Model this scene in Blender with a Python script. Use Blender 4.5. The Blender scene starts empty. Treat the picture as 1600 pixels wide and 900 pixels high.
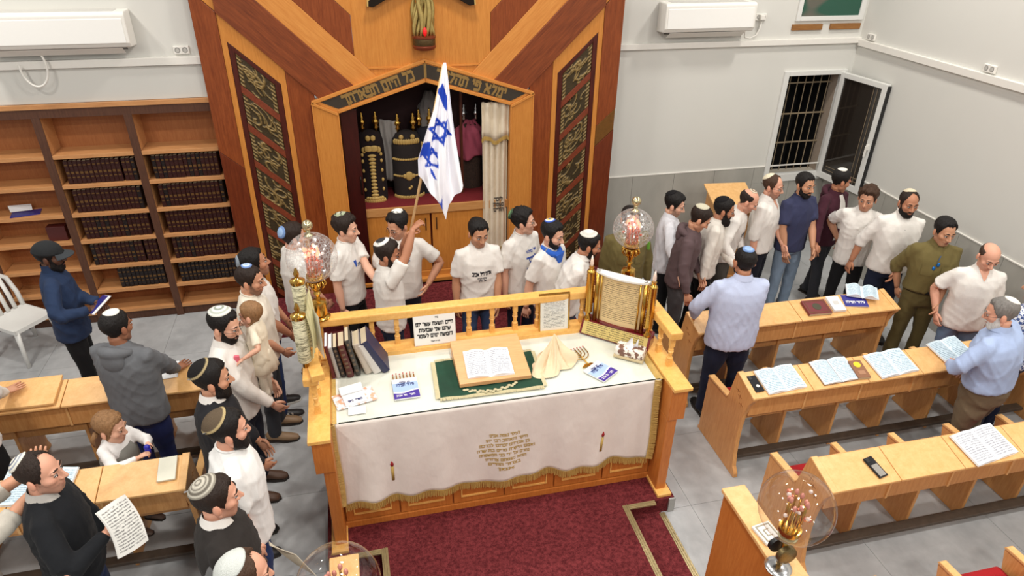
import bpy, math, random
import numpy as np
from mathutils import Vector, Matrix, Euler
random.seed(7); RNG = np.random.default_rng(7)
scene = bpy.context.scene
col = scene.collection
R_ = math.radians

# ------------------------------------------------------------------ camera
cam_d = bpy.data.cameras.new('camera'); cam = bpy.data.objects.new('camera', cam_d); col.objects.link(cam)
cam_d.sensor_width = 36.0; cam_d.lens = 1065.73 / 1600 * 36.0; cam_d.clip_start = 0.05; cam_d.clip_end = 100
def cam_matrix(yaw, pitch, roll):
    y, p, r = R_(yaw), R_(pitch), R_(roll)
    fwd = Vector((math.sin(y)*math.cos(p), math.cos(y)*math.cos(p), -math.sin(p)))
    right = Vector((math.cos(y), -math.sin(y), 0)); up = right.cross(fwd)
    r2 = right*math.cos(r) + up*math.sin(r); u2 = -right*math.sin(r) + up*math.cos(r)
    return Matrix((r2, u2, -fwd)).transposed()
cam.matrix_world = Matrix.Translation((0, 0, 4.5)) @ cam_matrix(13.716, 29.957, 0.986).to_4x4()
scene.camera = cam

# ------------------------------------------------------------------ light
world = bpy.data.worlds.new('world'); scene.world = world; world.use_nodes = True
bg = world.node_tree.nodes['Background']; bg.inputs[0].default_value = (1.0, 0.975, 0.94, 1); bg.inputs[1].default_value = 0.38
def ceiling_or_fill_lamp(x, y, z, sx, sy, power, tint=(1.0, 0.95, 0.88)):
    d = bpy.data.lights.new('ceiling_or_fill_lamp', 'AREA'); d.shape = 'RECTANGLE'; d.size = sx; d.size_y = sy
    d.energy = power; d.color = tint
    o = bpy.data.objects.new('ceiling_or_fill_lamp', d); o.location = (x, y, z); col.objects.link(o); return o
for lx in (-3.6, 0.9, 5.4):
    for ly, pw in ((-1.3, 120), (1.3, 80), (3.9, 72), (6.55, 72)):  # first row is added fill behind the camera, brightening camera-facing surfaces
        ceiling_or_fill_lamp(lx, ly, 6.0, 0.4, 0.4, pw)
scene.view_settings.view_transform = 'Standard'; scene.view_settings.look = 'None'
scene.view_settings.exposure = 0.0; scene.view_settings.gamma = 1.0
scene.view_settings.use_curve_mapping = False

# ------------------------------------------------------------------ materials
def _nt(name):
    m = bpy.data.materials.new(name); m.use_nodes = True; nt = m.node_tree
    return m, nt, nt.nodes['Principled BSDF']
def srgb(r, g, b):
    f = lambda c: (c/255/12.92) if c/255 <= 0.04045 else ((c/255+0.055)/1.055)**2.4
    return (f(r), f(g), f(b), 1)
def mix(nt, fac, a, b):
    n = nt.nodes.new('ShaderNodeMix'); n.data_type = 'RGBA'
    for s, v in ((0, fac), (6, a), (7, b)):
        if hasattr(v, 'default_value'): nt.links.new(v, n.inputs[s])
        else: n.inputs[s].default_value = v
    return n.outputs[2]
def noise(nt, scale, detail=3, vec=None, rough=0.5):
    n = nt.nodes.new('ShaderNodeTexNoise'); n.inputs['Scale'].default_value = scale; n.inputs['Detail'].default_value = detail
    n.inputs['Roughness'].default_value = rough
    if vec is not None: nt.links.new(vec, n.inputs['Vector'])
    return n.outputs[0]
def coords(nt, kind='Object', scale=(1, 1, 1), rot=(0, 0, 0)):
    t = nt.nodes.new('ShaderNodeTexCoord'); m = nt.nodes.new('ShaderNodeMapping')
    nt.links.new(t.outputs[kind], m.inputs[0]); m.inputs['Scale'].default_value = scale; m.inputs['Rotation'].default_value = rot
    return m.outputs[0]
def ramp(nt, fac, lo, hi):
    n = nt.nodes.new('ShaderNodeMapRange'); nt.links.new(fac, n.inputs[0]); n.inputs[1].default_value = lo; n.inputs[2].default_value = hi
    return n.outputs[0]
def math_(nt, op, a, b=None):
    n = nt.nodes.new('ShaderNodeMath'); n.operation = op
    for i, v in enumerate((a, b)):
        if v is None: continue
        if hasattr(v, 'default_value'): nt.links.new(v, n.inputs[i])
        else: n.inputs[i].default_value = v
    return n.outputs[0]
def bump(nt, bsdf, h, strength=0.3, dist=0.01):
    n = nt.nodes.new('ShaderNodeBump'); n.inputs['Strength'].default_value = strength; n.inputs['Distance'].default_value = dist
    nt.links.new(h, n.inputs['Height']); nt.links.new(n.outputs[0], bsdf.inputs['Normal'])
_mc = {}
def plain(name, rgb, rough=0.5, metal=0.0, spec=0.5, var=0.06, vscale=30, coat=0.0):
    if name in _mc: return _mc[name]
    m, nt, b = _nt(name); c = srgb(*rgb)
    d = tuple(x*(1-var*2) for x in c[:3]) + (1,)
    nt.links.new(mix(nt, noise(nt, vscale, 3, coords(nt)), d, c), b.inputs['Base Color'])
    b.inputs['Roughness'].default_value = rough; b.inputs['Metallic'].default_value = metal
    b.inputs['Specular IOR Level'].default_value = spec; b.inputs['Coat Weight'].default_value = coat
    _mc[name] = m; return m
def wood(name, rgb, rgb2, grain=(1, 1, 1), rough=0.38, scale=9.0):
    # grain: the axis with the small number runs along the grain
    if name in _mc: return _mc[name]
    m, nt, b = _nt(name)
    v = coords(nt, 'Object', grain)
    n1 = noise(nt, scale, 4, v, 0.6); n2 = noise(nt, scale*4.5, 2, v, 0.5)
    f = math_(nt, 'ADD', math_(nt, 'MULTIPLY', n1, 0.75), math_(nt, 'MULTIPLY', n2, 0.3))
    nt.links.new(mix(nt, ramp(nt, f, 0.33, 0.72), srgb(*rgb2), srgb(*rgb)), b.inputs['Base Color'])
    b.inputs['Roughness'].default_value = rough; b.inputs['Specular IOR Level'].default_value = 0.4
    bump(nt, b, n2, 0.06, 0.003)
    _mc[name] = m; return m
def fabric(name, rgb, rough=0.9, var=0.10, fold=0.35, weave=0.0, sheen=0.03):
    if name in _mc: return _mc[name]
    m, nt, b = _nt(name); c = srgb(*rgb); d = tuple(x*(1-var*1.6) for x in c[:3]) + (1,)
    v = coords(nt, 'Object', (1, 1, 0.55))
    n1 = noise(nt, 7, 3, v, 0.5); n2 = noise(nt, 240, 1, coords(nt))
    nt.links.new(mix(nt, n2, d, c), b.inputs['Base Color'])
    b.inputs['Roughness'].default_value = rough; b.inputs['Sheen Weight'].default_value = sheen; b.inputs['Specular IOR Level'].default_value = 0.25
    bump(nt, b, n1, fold, 0.05)
    _mc[name] = m; return m
def vcol(name, rough=0.6, bumps=0.0, bscale=120, spec=0.4, metal=0.0, sss=0.0):
    # colour from the mesh's own colour attribute (skin tones, stripes, print)
    if name in _mc: return _mc[name]
    m, nt, b = _nt(name); a = nt.nodes.new('ShaderNodeVertexColor'); a.layer_name = 'Col'
    nt.links.new(a.outputs[0], b.inputs['Base Color']); b.inputs['Roughness'].default_value = rough
    b.inputs['Specular IOR Level'].default_value = spec; b.inputs['Metallic'].default_value = metal
    if sss: b.inputs['Subsurface Weight'].default_value = sss; b.inputs['Subsurface Radius'].default_value = (0.01, 0.004, 0.002)
    if bumps: bump(nt, b, noise(nt, bscale, 2, coords(nt)), bumps, 0.01)
    _mc[name] = m; return m
def printed(name, paper, ink, lines=22, margin=0.08, amount=0.5, words=14, head=0.0, lcol=None, rough=0.7):
    # flat print on a sheet: rows of word-like marks, in the sheet's own UV space
    if name in _mc: return _mc[name]
    m, nt, b = _nt(name); t = nt.nodes.new('ShaderNodeTexCoord'); s = nt.nodes.new('ShaderNodeSeparateXYZ')
    nt.links.new(t.outputs['UV'], s.inputs[0]); u, v = s.outputs[0], s.outputs[1]
    row = math_(nt, 'FLOOR', math_(nt, 'MULTIPLY', v, lines)); fr = math_(nt, 'FRACT', math_(nt, 'MULTIPLY', v, lines))
    band = math_(nt, 'MULTIPLY', math_(nt, 'GREATER_THAN', fr, 0.28), math_(nt, 'LESS_THAN', fr, 0.78))
    cmb = nt.nodes.new('ShaderNodeCombineXYZ'); nt.links.new(math_(nt, 'MULTIPLY', u, words), cmb.inputs[0]); nt.links.new(math_(nt, 'MULTIPLY', row, 7.31), cmb.inputs[1])
    nt.links.new(math_(nt, 'MULTIPLY', fr, 1.4), cmb.inputs[2])
    w = math_(nt, 'GREATER_THAN', noise(nt, 3.0, 3, cmb.outputs[0], 0.7), 0.47)
    ins = math_(nt, 'MULTIPLY', math_(nt, 'GREATER_THAN', u, margin), math_(nt, 'LESS_THAN', u, 1-margin))
    ins2 = math_(nt, 'MULTIPLY', math_(nt, 'GREATER_THAN', v, margin), math_(nt, 'LESS_THAN', v, 1-margin))
    ragged = math_(nt, 'GREATER_THAN', noise(nt, 1.3, 0, cmb.outputs[0]), 0.33)
    f = math_(nt, 'MULTIPLY', math_(nt, 'MULTIPLY', math_(nt, 'MULTIPLY', band, w), math_(nt, 'MULTIPLY', ins, ins2)), math_(nt, 'MULTIPLY', ragged, amount))
    nt.links.new(mix(nt, f, srgb(*paper), srgb(*ink)), b.inputs['Base Color']); b.inputs['Roughness'].default_value = rough
    _mc[name] = m; return m
def glass(name, tint=(1, 1, 1), rough=0.02, alpha=0.18, ior=0.35):
    if name in _mc: return _mc[name]
    m, nt, b = _nt(name); out = nt.nodes['Material Output']
    tr = nt.nodes.new('ShaderNodeBsdfTransparent'); tr.inputs[0].default_value = tint + (1,)
    gl = nt.nodes.new('ShaderNodeBsdfGlossy'); gl.inputs['Roughness'].default_value = rough
    fr = nt.nodes.new('ShaderNodeLayerWeight'); fr.inputs[0].default_value = 0.5
    mx = nt.nodes.new('ShaderNodeMixShader')
    nt.links.new(math_(nt, 'ADD', math_(nt, 'MULTIPLY', math_(nt, 'POWER', fr.outputs[1], 4.0), ior), alpha), mx.inputs[0])
    nt.links.new(tr.outputs[0], mx.inputs[1]); nt.links.new(gl.outputs[0], mx.inputs[2]); nt.links.new(mx.outputs[0], out.inputs[0])
    _mc[name] = m; return m
def crackle_glass(name):
    m, nt, b = _nt(name); out = nt.nodes['Material Output']; v = coords(nt)
    vo = nt.nodes.new('ShaderNodeTexVoronoi'); vo.feature = 'DISTANCE_TO_EDGE'; vo.inputs['Scale'].default_value = 34; nt.links.new(v, vo.inputs['Vector'])
    edge = math_(nt, 'SUBTRACT', 1.0, ramp(nt, vo.outputs[0], 0.0, 0.16))
    lw = nt.nodes.new('ShaderNodeLayerWeight'); lw.inputs[0].default_value = 0.5
    tr = nt.nodes.new('ShaderNodeBsdfTransparent'); gl = nt.nodes.new('ShaderNodeBsdfGlossy'); gl.inputs['Roughness'].default_value = .18; df = nt.nodes.new('ShaderNodeBsdfDiffuse'); df.inputs[0].default_value = (.82,.81,.80,1)
    m1 = nt.nodes.new('ShaderNodeMixShader'); m1.inputs[0].default_value = .45; nt.links.new(gl.outputs[0], m1.inputs[1]); nt.links.new(df.outputs[0], m1.inputs[2])
    mx = nt.nodes.new('ShaderNodeMixShader'); nt.links.new(math_(nt, 'ADD', math_(nt, 'ADD', math_(nt, 'MULTIPLY', edge, .38), .08), math_(nt, 'MULTIPLY', math_(nt, 'POWER', lw.outputs[1], 4.0), .45)), mx.inputs[0])
    nt.links.new(tr.outputs[0], mx.inputs[1]); nt.links.new(m1.outputs[0], mx.inputs[2]); nt.links.new(mx.outputs[0], out.inputs[0]); return m
def emit(name, rgb, strength):
    if name in _mc: return _mc[name]
    m, nt, b = _nt(name); b.inputs['Base Color'].default_value = srgb(*rgb)
    b.inputs['Emission Color'].default_value = srgb(*rgb); b.inputs['Emission Strength'].default_value = strength
    _mc[name] = m; return m

# ------------------------------------------------------------------ mesh builder
class MB:
    def __init__(s): s.v = []; s.f = []; s.m = []; s.uv = {}; s.c = []
    def add(s, vs, fs, mi=0, uvs=None, colr=None):
        o = len(s.v); s.v += [tuple(map(float, p)) for p in vs]
        if uvs: 
            for i, u in enumerate(uvs): s.uv[o+i] = u
        s.c += [colr]*len(vs) if not isinstance(colr, list) else colr
        for f in fs: s.f.append(tuple(o+i for i in f)); s.m.append(mi)
        return o
    def box(s, x0, x1, y0, y1, z0, z1, mi=0, colr=None):
        s.add([(x0,y0,z0),(x1,y0,z0),(x1,y1,z0),(x0,y1,z0),(x0,y0,z1),(x1,y0,z1),(x1,y1,z1),(x0,y1,z1)],
              [(3,2,1,0),(4,5,6,7),(0,1,5,4),(1,2,6,5),(2,3,7,6),(3,0,4,7)], mi, None, colr); return s
    def obox(s, c, size, M, mi=0, colr=None):
        hx, hy, hz = size[0]/2, size[1]/2, size[2]/2; c = Vector(c)
        P = [c + M @ Vector(p) for p in ((-hx,-hy,-hz),(hx,-hy,-hz),(hx,hy,-hz),(-hx,hy,-hz),(-hx,-hy,hz),(hx,-hy,hz),(hx,hy,hz),(-hx,hy,hz))]
        s.add(P, [(3,2,1,0),(4,5,6,7),(0,1,5,4),(1,2,6,5),(2,3,7,6),(3,0,4,7)], mi, None, colr); return s
    def prism(s, poly, axis, a, b, mi=0, colr=None):
        # poly in the plane across axis: x -> (y,z), y -> (x,z), z -> (x,y)
        n = len(poly)
        area = sum(poly[i][0]*poly[(i+1)%n][1] - poly[(i+1)%n][0]*poly[i][1] for i in range(n))
        if area < 0: poly = poly[::-1]
        def P(p, t):
            return {'x': (t, p[0], p[1]), 'y': (p[0], t, p[1]), 'z': (p[0], p[1], t)}[axis]
        lo, hi = min(a, b), max(a, b)
        vs = [P(p, lo) for p in poly] + [P(p, hi) for p in poly]
        fs = [tuple(range(n-1, -1, -1)), tuple(range(n, 2*n))] + [(i, (i+1)%n, n+(i+1)%n, n+i) for i in range(n)]
        if axis == 'y': fs = [f[::-1] for f in fs]
        s.add(vs, fs, mi, None, colr); return s
    def tube(s, pts, rad, n=8, mi=0, cap=True, up=None, ell=1.0, colr=None):
        pts = [Vector(p) for p in pts]; k = len(pts)
        if not hasattr(rad, '__len__'): rad = [rad]*k
        rings = []; T = []
        for i in range(k):
            t = (pts[min(i+1, k-1)] - pts[max(i-1, 0)]); t = t.normalized() if t.length > 1e-9 else Vector((0,0,1)); T.append(t)
        u = Vector(up) if up else Vector((1,0,0)) if abs(T[0].x) < 0.8 else Vector((0,1,0))
        u = (u - T[0]*u.dot(T[0])).normalized(); vs = []
        for i in range(k):
            u = u - T[i]*u.dot(T[i]); u = u.normalized() if u.length > 1e-6 else T[i].orthogonal().normalized(); w = T[i].cross(u)
            r = rad[i]; ra, rb = (r if hasattr(r, '__len__') else (r, r*ell))
            for j in range(n):
                a = 2*math.pi*j/n; vs.append(pts[i] + u*(math.cos(a)*ra) + w*(math.sin(a)*rb))
        fs = [(i*n+j, i*n+(j+1)%n, (i+1)*n+(j+1)%n, (i+1)*n+j) for i in range(k-1) for j in range(n)]
        if cap: fs += [tuple(range(n-1, -1, -1)), tuple(range((k-1)*n, k*n))]
        s.add(vs, fs, mi, None, colr); return s
    def lathe(s, prof, n=16, c=(0,0,0), mi=0, axis='z', colr=None):
        # prof: list of (radius, height)
        vs = []; c = Vector(c)
        for r, h in prof:
            for j in range(n):
                a = 2*math.pi*j/n; p = (math.cos(a)*r, math.sin(a)*r, h)
                if axis == 'y': p = (p[0], p[2], -p[1])
                if axis == 'x': p = (p[2], p[0], p[1])
                vs.append(c + Vector(p))
        k = len(prof)
        fs = [(i*n+j, i*n+(j+1)%n, (i+1)*n+(j+1)%n, (i+1)*n+j) for i in range(k-1) for j in range(n)]
        fs += [tuple(range(n-1, -1, -1)), tuple(range((k-1)*n, k*n))]
        s.add(vs, fs, mi, None, colr); return s
    def ball(s, c, r, n=10, k=7, mi=0, M=None, colr=None):
        r = r if hasattr(r, '__len__') else (r, r, r); c = Vector(c); vs = [Vector((0,0,-r[2]))]
        for i in range(1, k):
            b = math.pi*i/k - math.pi/2
            for j in range(n):
                a = 2*math.pi*j/n; vs.append(Vector((math.cos(a)*math.cos(b)*r[0], math.sin(a)*math.cos(b)*r[1], math.sin(b)*r[2])))
        vs.append(Vector((0,0,r[2]))); fs = []
        for j in range(n): fs.append((0, 1+(j+1)%n, 1+j)); fs.append((len(vs)-1, 1+(k-2)*n+j, 1+(k-2)*n+(j+1)%n))
        for i in range(k-2):
            for j in range(n): fs.append((1+i*n+j, 1+i*n+(j+1)%n, 1+(i+1)*n+(j+1)%n, 1+(i+1)*n+j))
        if M is not None: vs = [M @ p for p in vs]
        s.add([c+p for p in vs], fs, mi, None, colr); return s
    def grid(s, fn, nu, nv, mi=0, uv=True, closed_u=False, colr=None):
        vs = []; uvs = []; cs = []
        for j in range(nv+1):
            for i in range(nu+1):
                p = fn(i/nu, j/nv); vs.append(p[:3]); uvs.append((i/nu, j/nv)); cs.append(colr(i/nu, j/nv) if callable(colr) else colr)
        w = nu+1
        fs = [(j*w+i, j*w+i+1, (j+1)*w+i+1, (j+1)*w+i) for j in range(nv) for i in range(nu)]
        s.add(vs, fs, mi, uvs if uv else None, cs); return s
    def sheet(s, P00, P10, P11, P01, thick=0.002, mi=0, side=None):
        # a flat sheet with UVs on its upper face and real thickness
        P = [Vector(p) for p in (P00, P10, P11, P01)]; n = (P[1]-P[0]).cross(P[3]-P[0]).normalized()*thick
        s.add([p for p in P], [(0,1,2,3)], mi, [(0,0),(1,0),(1,1),(0,1)])
        Q = [p-n for p in P]; o = P+Q
        s.add(o, [(7,6,5,4),(0,4,5,1),(1,5,6,2),(2,6,7,3),(3,7,4,0)], mi if side is None else side, [(0,0)]*8); return s
    def mesh(s, name, mats, smooth=False, bevel=0.0):
        me = bpy.data.meshes.new(name); me.from_pydata(s.v, [], s.f)
        for m in (mats if isinstance(mats, (list, tuple)) else [mats]): me.materials.append(m)
        me.polygons.foreach_set('material_index', s.m)
        if smooth: me.polygons.foreach_set('use_smooth', [True]*len(s.f))
        if s.uv:
            uvl = me.uv_layers.new(name='UVMap'); 
            li = np.empty(len(me.loops), dtype=np.int32); me.loops.foreach_get('vertex_index', li)
            arr = np.array([s.uv.get(int(i), (0, 0)) for i in li], dtype=np.float32); uvl.data.foreach_set('uv', arr.ravel())
        if any(c is not None for c in s.c):
            ca = me.color_attributes.new('Col', 'FLOAT_COLOR', 'POINT')
            arr = np.array([(c if c is not None else (0.5, 0.5, 0.5, 1)) for c in s.c], dtype=np.float32); ca.data.foreach_set('color', arr.ravel())
        me.update(); return me
    def build(s, name, mats, parent=None, smooth=False, bevel=0.0, loc=None, angle=None):
        me = s.mesh(name, mats, smooth)
        o = bpy.data.objects.new(name, me); col.objects.link(o)
        if parent is not None: o.parent = parent
        if loc is not None: o.location = loc
        if bevel:
            b = o.modifiers.new('edge', 'BEVEL'); b.width = bevel; b.segments = 2; b.limit_method = 'ANGLE'; b.angle_limit = R_(40)
        if smooth and angle: 
            me.polygons.foreach_set('use_smooth', [True]*len(me.polygons)); me.set_sharp_from_angle(angle=R_(angle))
        return o
def tag(o, label=None, cat=None, group=None, kind=None):
    if label: o['label'] = label
    if cat: o['category'] = cat
    if group: o['group'] = group
    if kind: o['kind'] = kind
    return o
def thing(name, label, cat, loc=(0,0,0), rotz=0.0, group=None, rot=None):
    o = bpy.data.objects.new(name, None); col.objects.link(o); o.empty_display_size = 0.1
    o.location = loc; o.rotation_euler = rot if rot else (0, 0, R_(rotz)); return tag(o, label, cat, group)
def copy_tree(o, parent=None):
    c = o.copy(); col.objects.link(c)
    if parent is not None: c.parent = parent
    for ch in o.children: copy_tree(ch, c)
    return c
def struct(name, mb, mats, label=None, parent=None, **k):
    o = mb.build(name, mats, parent, **k)
    if parent is None: tag(o, label, 'setting' if False else None, None, 'structure')
    return o
# block Hebrew letters as thick strokes: (advance width, [stroke polylines])
HEB = {
 'א': (.78, [[(.08,.95),(.66,.05)],[(.62,.95),(.60,.68),(.42,.50)],[(.12,.05),(.14,.30),(.32,.58)]]),
 'ב': (.72, [[(.08,.92),(.52,.92),(.56,.80),(.56,.06)],[(.04,.06),(.66,.06)]]),
 'ג': (.52, [[(.12,.92),(.36,.92),(.38,.30),(.44,.05)],[(.36,.32),(.10,.05)]]),
 'ד': (.68, [[(.04,.92),(.62,.92)],[(.52,.92),(.52,.04)]]),
 'ה': (.74, [[(.06,.92),(.60,.92),(.60,.04)],[(.16,.58),(.16,.04)]]),
 'ו': (.36, [[(.08,.92),(.24,.92),(.24,.04)]]),
 'ז': (.40, [[(.06,.92),(.34,.92)],[(.22,.92),(.20,.04)]]),
 'ח': (.74, [[(.06,.92),(.62,.92)],[(.60,.92),(.60,.04)],[(.16,.92),(.16,.04)]]),
 'ט': (.74, [[(.30,.90),(.12,.92),(.10,.06),(.58,.06),(.60,.80),(.46,.92),(.36,.76)]]),
 'י': (.34, [[(.08,.92),(.22,.92),(.22,.55)]]),
 'כ': (.68, [[(.08,.92),(.46,.92),(.54,.80),(.54,.18),(.46,.06),(.06,.06)]]),
 'ך': (.66, [[(.06,.92),(.58,.92)],[(.52,.92),(.52,-.26)]]),
 'ל': (.66, [[(.10,1.28),(.12,.90),(.50,.88),(.52,.62),(.30,.04)]]),
 'מ': (.78, [[(.10,.94),(.22,.66),(.12,.04)],[(.20,.70),(.40,.92),(.62,.84),(.64,.06),(.38,.06)]]),
 'ם': (.74, [[(.08,.92),(.60,.92),(.60,.06),(.12,.06),(.12,.92)]]),
 'נ': (.48, [[(.12,.92),(.32,.92),(.34,.06),(.06,.06)]]),
 'ן': (.36, [[(.08,.92),(.24,.92),(.24,-.26)]]),
 'ס': (.74, [[(.06,.92),(.56,.92),(.60,.40),(.36,.05),(.12,.40),(.12,.90)]]),
 'ע': (.74, [[(.12,.94),(.20,.60),(.40,.24)],[(.60,.94),(.54,.36),(.40,.16),(.06,.02)]]),
 'פ': (.72, [[(.10,.54),(.30,.54)],[(.10,.54),(.12,.92),(.50,.92),(.58,.80),(.58,.18),(.50,.06),(.08,.06)]]),
 'צ': (.70, [[(.10,.94),(.52,.16)],[(.58,.94),(.52,.66),(.36,.50)],[(.06,.05),(.60,.05)]]),
 'ק': (.72, [[(.06,.92),(.58,.92),(.56,.52),(.38,.22)],[(.16,.60),(.16,-.26)]]),
 'ר': (.64, [[(.06,.92),(.46,.92),(.54,.80),(.54,.04)]]),
 'ש': (.86, [[(.10,.94),(.18,.06),(.60,.10),(.74,.60),(.74,.94)],[(.42,.94),(.40,.50),(.20,.34)]]),
 'ת': (.78, [[(.06,.92),(.54,.92),(.64,.80),(.64,.04)],[(.20,.92),(.20,.16),(.06,.06)]]),
 ' ': (.42, []), '|': (.4, [[(.2,1.1),(.2,-.1)]]), '"': (.4, [[(.12,1.0),(.12,.75)],[(.28,1.0),(.28,.75)]]), '.': (.3, [[(.12,.10),(.20,.02)]]),
}
def text_mb(txt, size=0.1, align='CENTER', bold=0.13, space=1.0, lead=1.55):
    """Hebrew strings in reading order, laid out right to left as flat strokes."""
    vs, fs = [], []; lines = txt.split('\n'); n = len(lines)
    for li, line in enumerate(lines):
        w = sum(HEB.get(c, HEB[' '])[0]*space for c in line); x = w/2; y0 = ((n-1)/2-li)*lead - 0.5
        for c in line:
            a, st = HEB.get(c, HEB[' ']); x -= a*space
            for pl in st:
                for (p, q) in zip(pl[:-1], pl[1:]):
                    dx, dy = q[0]-p[0], q[1]-p[1]; L = math.hypot(dx, dy); tx, ty = dx/L, dy/L
                    h = bold*(0.5 + 0.35*abs(tx)); e = h*0.6; nx, ny = -ty*h, tx*h; o = len(vs)
                    for (bx, by, sg) in ((p[0]-tx*e, p[1]-ty*e, -1), (q[0]+tx*e, q[1]+ty*e, -1), (q[0]+tx*e, q[1]+ty*e, 1), (p[0]-tx*e, p[1]-ty*e, 1)):
                        vs.append(((x+bx+nx*sg)*size, (y0+by+ny*sg)*size, 0))
                    fs.append((o, o+1, o+2, o+3))
    return np.array(vs, dtype=float).reshape(-1, 3), fs
def lettering(txt, size, mat, parent, origin, xdir, ydir, name='lettering', bold=0.13, lift=0.002, space=1.0, width=None, wrap=None, lead=1.55):
    vs, fs = text_mb(txt, size, 'CENTER', bold, space, lead)
    X = Vector(xdir).normalized(); Y = Vector(ydir); Y = (Y - X*Y.dot(X)).normalized(); Z = X.cross(Y); O = Vector(origin)
    if width and len(vs):
        w = vs[:,0].max()-vs[:,0].min(); vs = vs*np.array([width/max(w, 1e-6), 1, 1])
    pts = [O + X*v[0] + Y*v[1] + Z*(lift + 0.00004*(i//4 % 7)) for i, v in enumerate(vs)]
    if wrap: pts = [wrap(p) for p in pts]
    mb = MB(); mb.add(pts, fs)
    o = mb.build(name, mat, parent); o['kind'] = 'stuff'; return o
# ------------------------------------------------------------------ shared materials
M_LIGHT = wood('beech_light', (226,170,98), (206,144,74), (6,6,0.7), 0.35)       # vertical grain
M_LIGHTX = wood('beech_light_long', (228,172,100), (208,146,76), (0.7,6,6), 0.35)  # grain along x
M_LIGHTY = wood('beech_light_deep', (228,172,100), (210,150,78), (6,0.7,6), 0.35)
M_ARKL = wood('ark_light_wood', (208,140,66), (188,118,50), (8,8,0.6), 0.33)
M_ARKLX = wood('ark_light_wood_long', (214,146,72), (196,122,52), (0.6,8,8), 0.33)
M_ARKD = wood('ark_red_wood', (148,76,36), (112,50,20), (7,7,0.6), 0.33)
M_ARKDD = wood('ark_dark_frame_wood', (88,34,22), (62,22,15), (7,7,0.6), 0.3)
M_ARKLOW = wood('ark_low_red_wood', (120,54,26), (90,36,16), (7,7,0.6), 0.33)
M_BOOKC = wood('bookcase_shelf_wood', (206,152,100), (184,126,78), (0.7,7,7), 0.45)
M_BOOKB = wood('bookcase_back_wood', (172,112,66), (152,92,52), (7,7,0.7), 0.5)
M_BOOKD = wood('bookcase_divider_wood', (96,62,44), (72,44,32), (7,7,0.7), 0.5)
M_GOLD = plain('polished_brass', (214,170,84), 0.22, 1.0, var=0.1)
M_GOLDM = plain('matt_gold_thread', (226,188,108), 0.5, 0.05, var=0.3, vscale=160)
M_SILVER = plain('silver_metal', (205,205,205), 0.2, 1.0)
M_BLACKM = plain('black_plastic', (22,22,24), 0.4)
M_WHITEP = plain('white_plastic', (232,229,222), 0.4, var=0.02)
M_INK = plain('black_ink', (30,28,30), 0.7, var=0.0)
def tile_floor():
    m, nt, b = _nt('polished_grey_floor_tile')
    v = coords(nt, 'Object', (1, 0.55, 1), (0, 0, 0.35)); n1 = noise(nt, 1.6, 6, v, 0.62); n2 = noise(nt, 9, 4, coords(nt), 0.6)
    f = math_(nt, 'ADD', math_(nt, 'MULTIPLY', n1, 0.7), math_(nt, 'MULTIPLY', n2, 0.3))
    nt.links.new(mix(nt, ramp(nt, f, 0.34, 0.68), srgb(154,156,158), srgb(190,192,193)), b.inputs['Base Color'])
    nt.links.new(ramp(nt, n2, -0.6, 1.6), b.inputs['Roughness']); b.inputs['Specular IOR Level'].default_value = 0.45
    return m
M_FLOOR = tile_floor()
M_WALL = plain('white_wall_paint', (214,213,207), 0.75, var=0.015, vscale=3)
def wain():
    m, nt, b = _nt('grey_wall_tile'); n1 = noise(nt, 3.0, 5, coords(nt, 'Object', (1,1,0.4)), 0.6)
    nt.links.new(mix(nt, ramp(nt, n1, 0.3, 0.7), srgb(158,156,149), srgb(176,174,166)), b.inputs['Base Color']); b.inputs['Roughness'].default_value = 0.35
    return m
M_WAIN = wain()
M_GROUT = plain('grey_grout', (112,112,112), 0.8)
def carpet():
    m, nt, b = _nt('burgundy_carpet'); n1 = noise(nt, 130, 3, coords(nt), 0.7); n2 = noise(nt, 32, 2, coords(nt), 0.6)
    f = math_(nt, 'ADD', math_(nt, 'MULTIPLY', n1, 0.55), math_(nt, 'MULTIPLY', n2, 0.45))
    nt.links.new(mix(nt, ramp(nt, f, 0.40, 0.62), srgb(78,28,32), srgb(126,54,57)), b.inputs['Base Color'])
    b.inputs['Roughness'].default_value = 0.95; b.inputs['Specular IOR Level'].default_value = 0.1; bump(nt, b, n1, 0.5, 0.01); return m
M_CARPET = carpet()

# ------------------------------------------------------------------ room shell
WX, WY = 6.62, 8.10       # right wall, back wall
floor_base = struct('floor', MB().box(-7, WX, -1.5, WY, -0.12, -0.012), M_GROUT)
tx = [-7.0 + 0.0, -5.9, -4.7, -3.5, -2.3, -1.1, 0.1, 1.3, 2.5, 3.7, 4.9, 6.1, WX]; ty = [-1.5, -1.16, 0.04, 1.24, 2.44, 3.65, 4.49, 5.69, 6.89, WY]
for i in range(len(tx)-1):
    for j in range(len(ty)-1):
        MB().box(tx[i]+.0015, tx[i+1]-.0015, ty[j]+.0015, ty[j+1]-.0015, -0.03, 0.0).build('tile', M_FLOOR, floor_base)
def wall_pieces(name, x0, x1, holes):
    mb = MB()
    if not holes: mb.box(x0, x1, WY, WY+0.2, -0.1, 4.3)
    for (hx0, hx1, hz0, hz1) in holes:
        mb.box(x0, hx0, WY, WY+.2, -.1, 4.3); mb.box(hx1, x1, WY, WY+.2, -.1, 4.3)
        mb.box(hx0, hx1, WY, WY+.2, -.1, hz0); mb.box(hx0, hx1, WY, WY+.2, hz1, 4.3)
    return struct(name, mb, M_WALL)
WL = 7.80     # the wall stands proud above the built-in bookcase
wall_bl = struct('wall_back', MB().box(-7, -1.25, WY, WY+.2, -.1, 4.3).box(-7, -1.25, WL, WY, 2.60, 4.3), M_WALL)
wall_br = wall_pieces('wall_back', 2.95, WX+.2, [(5.66, 6.49, 1.10, 2.50)])
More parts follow.
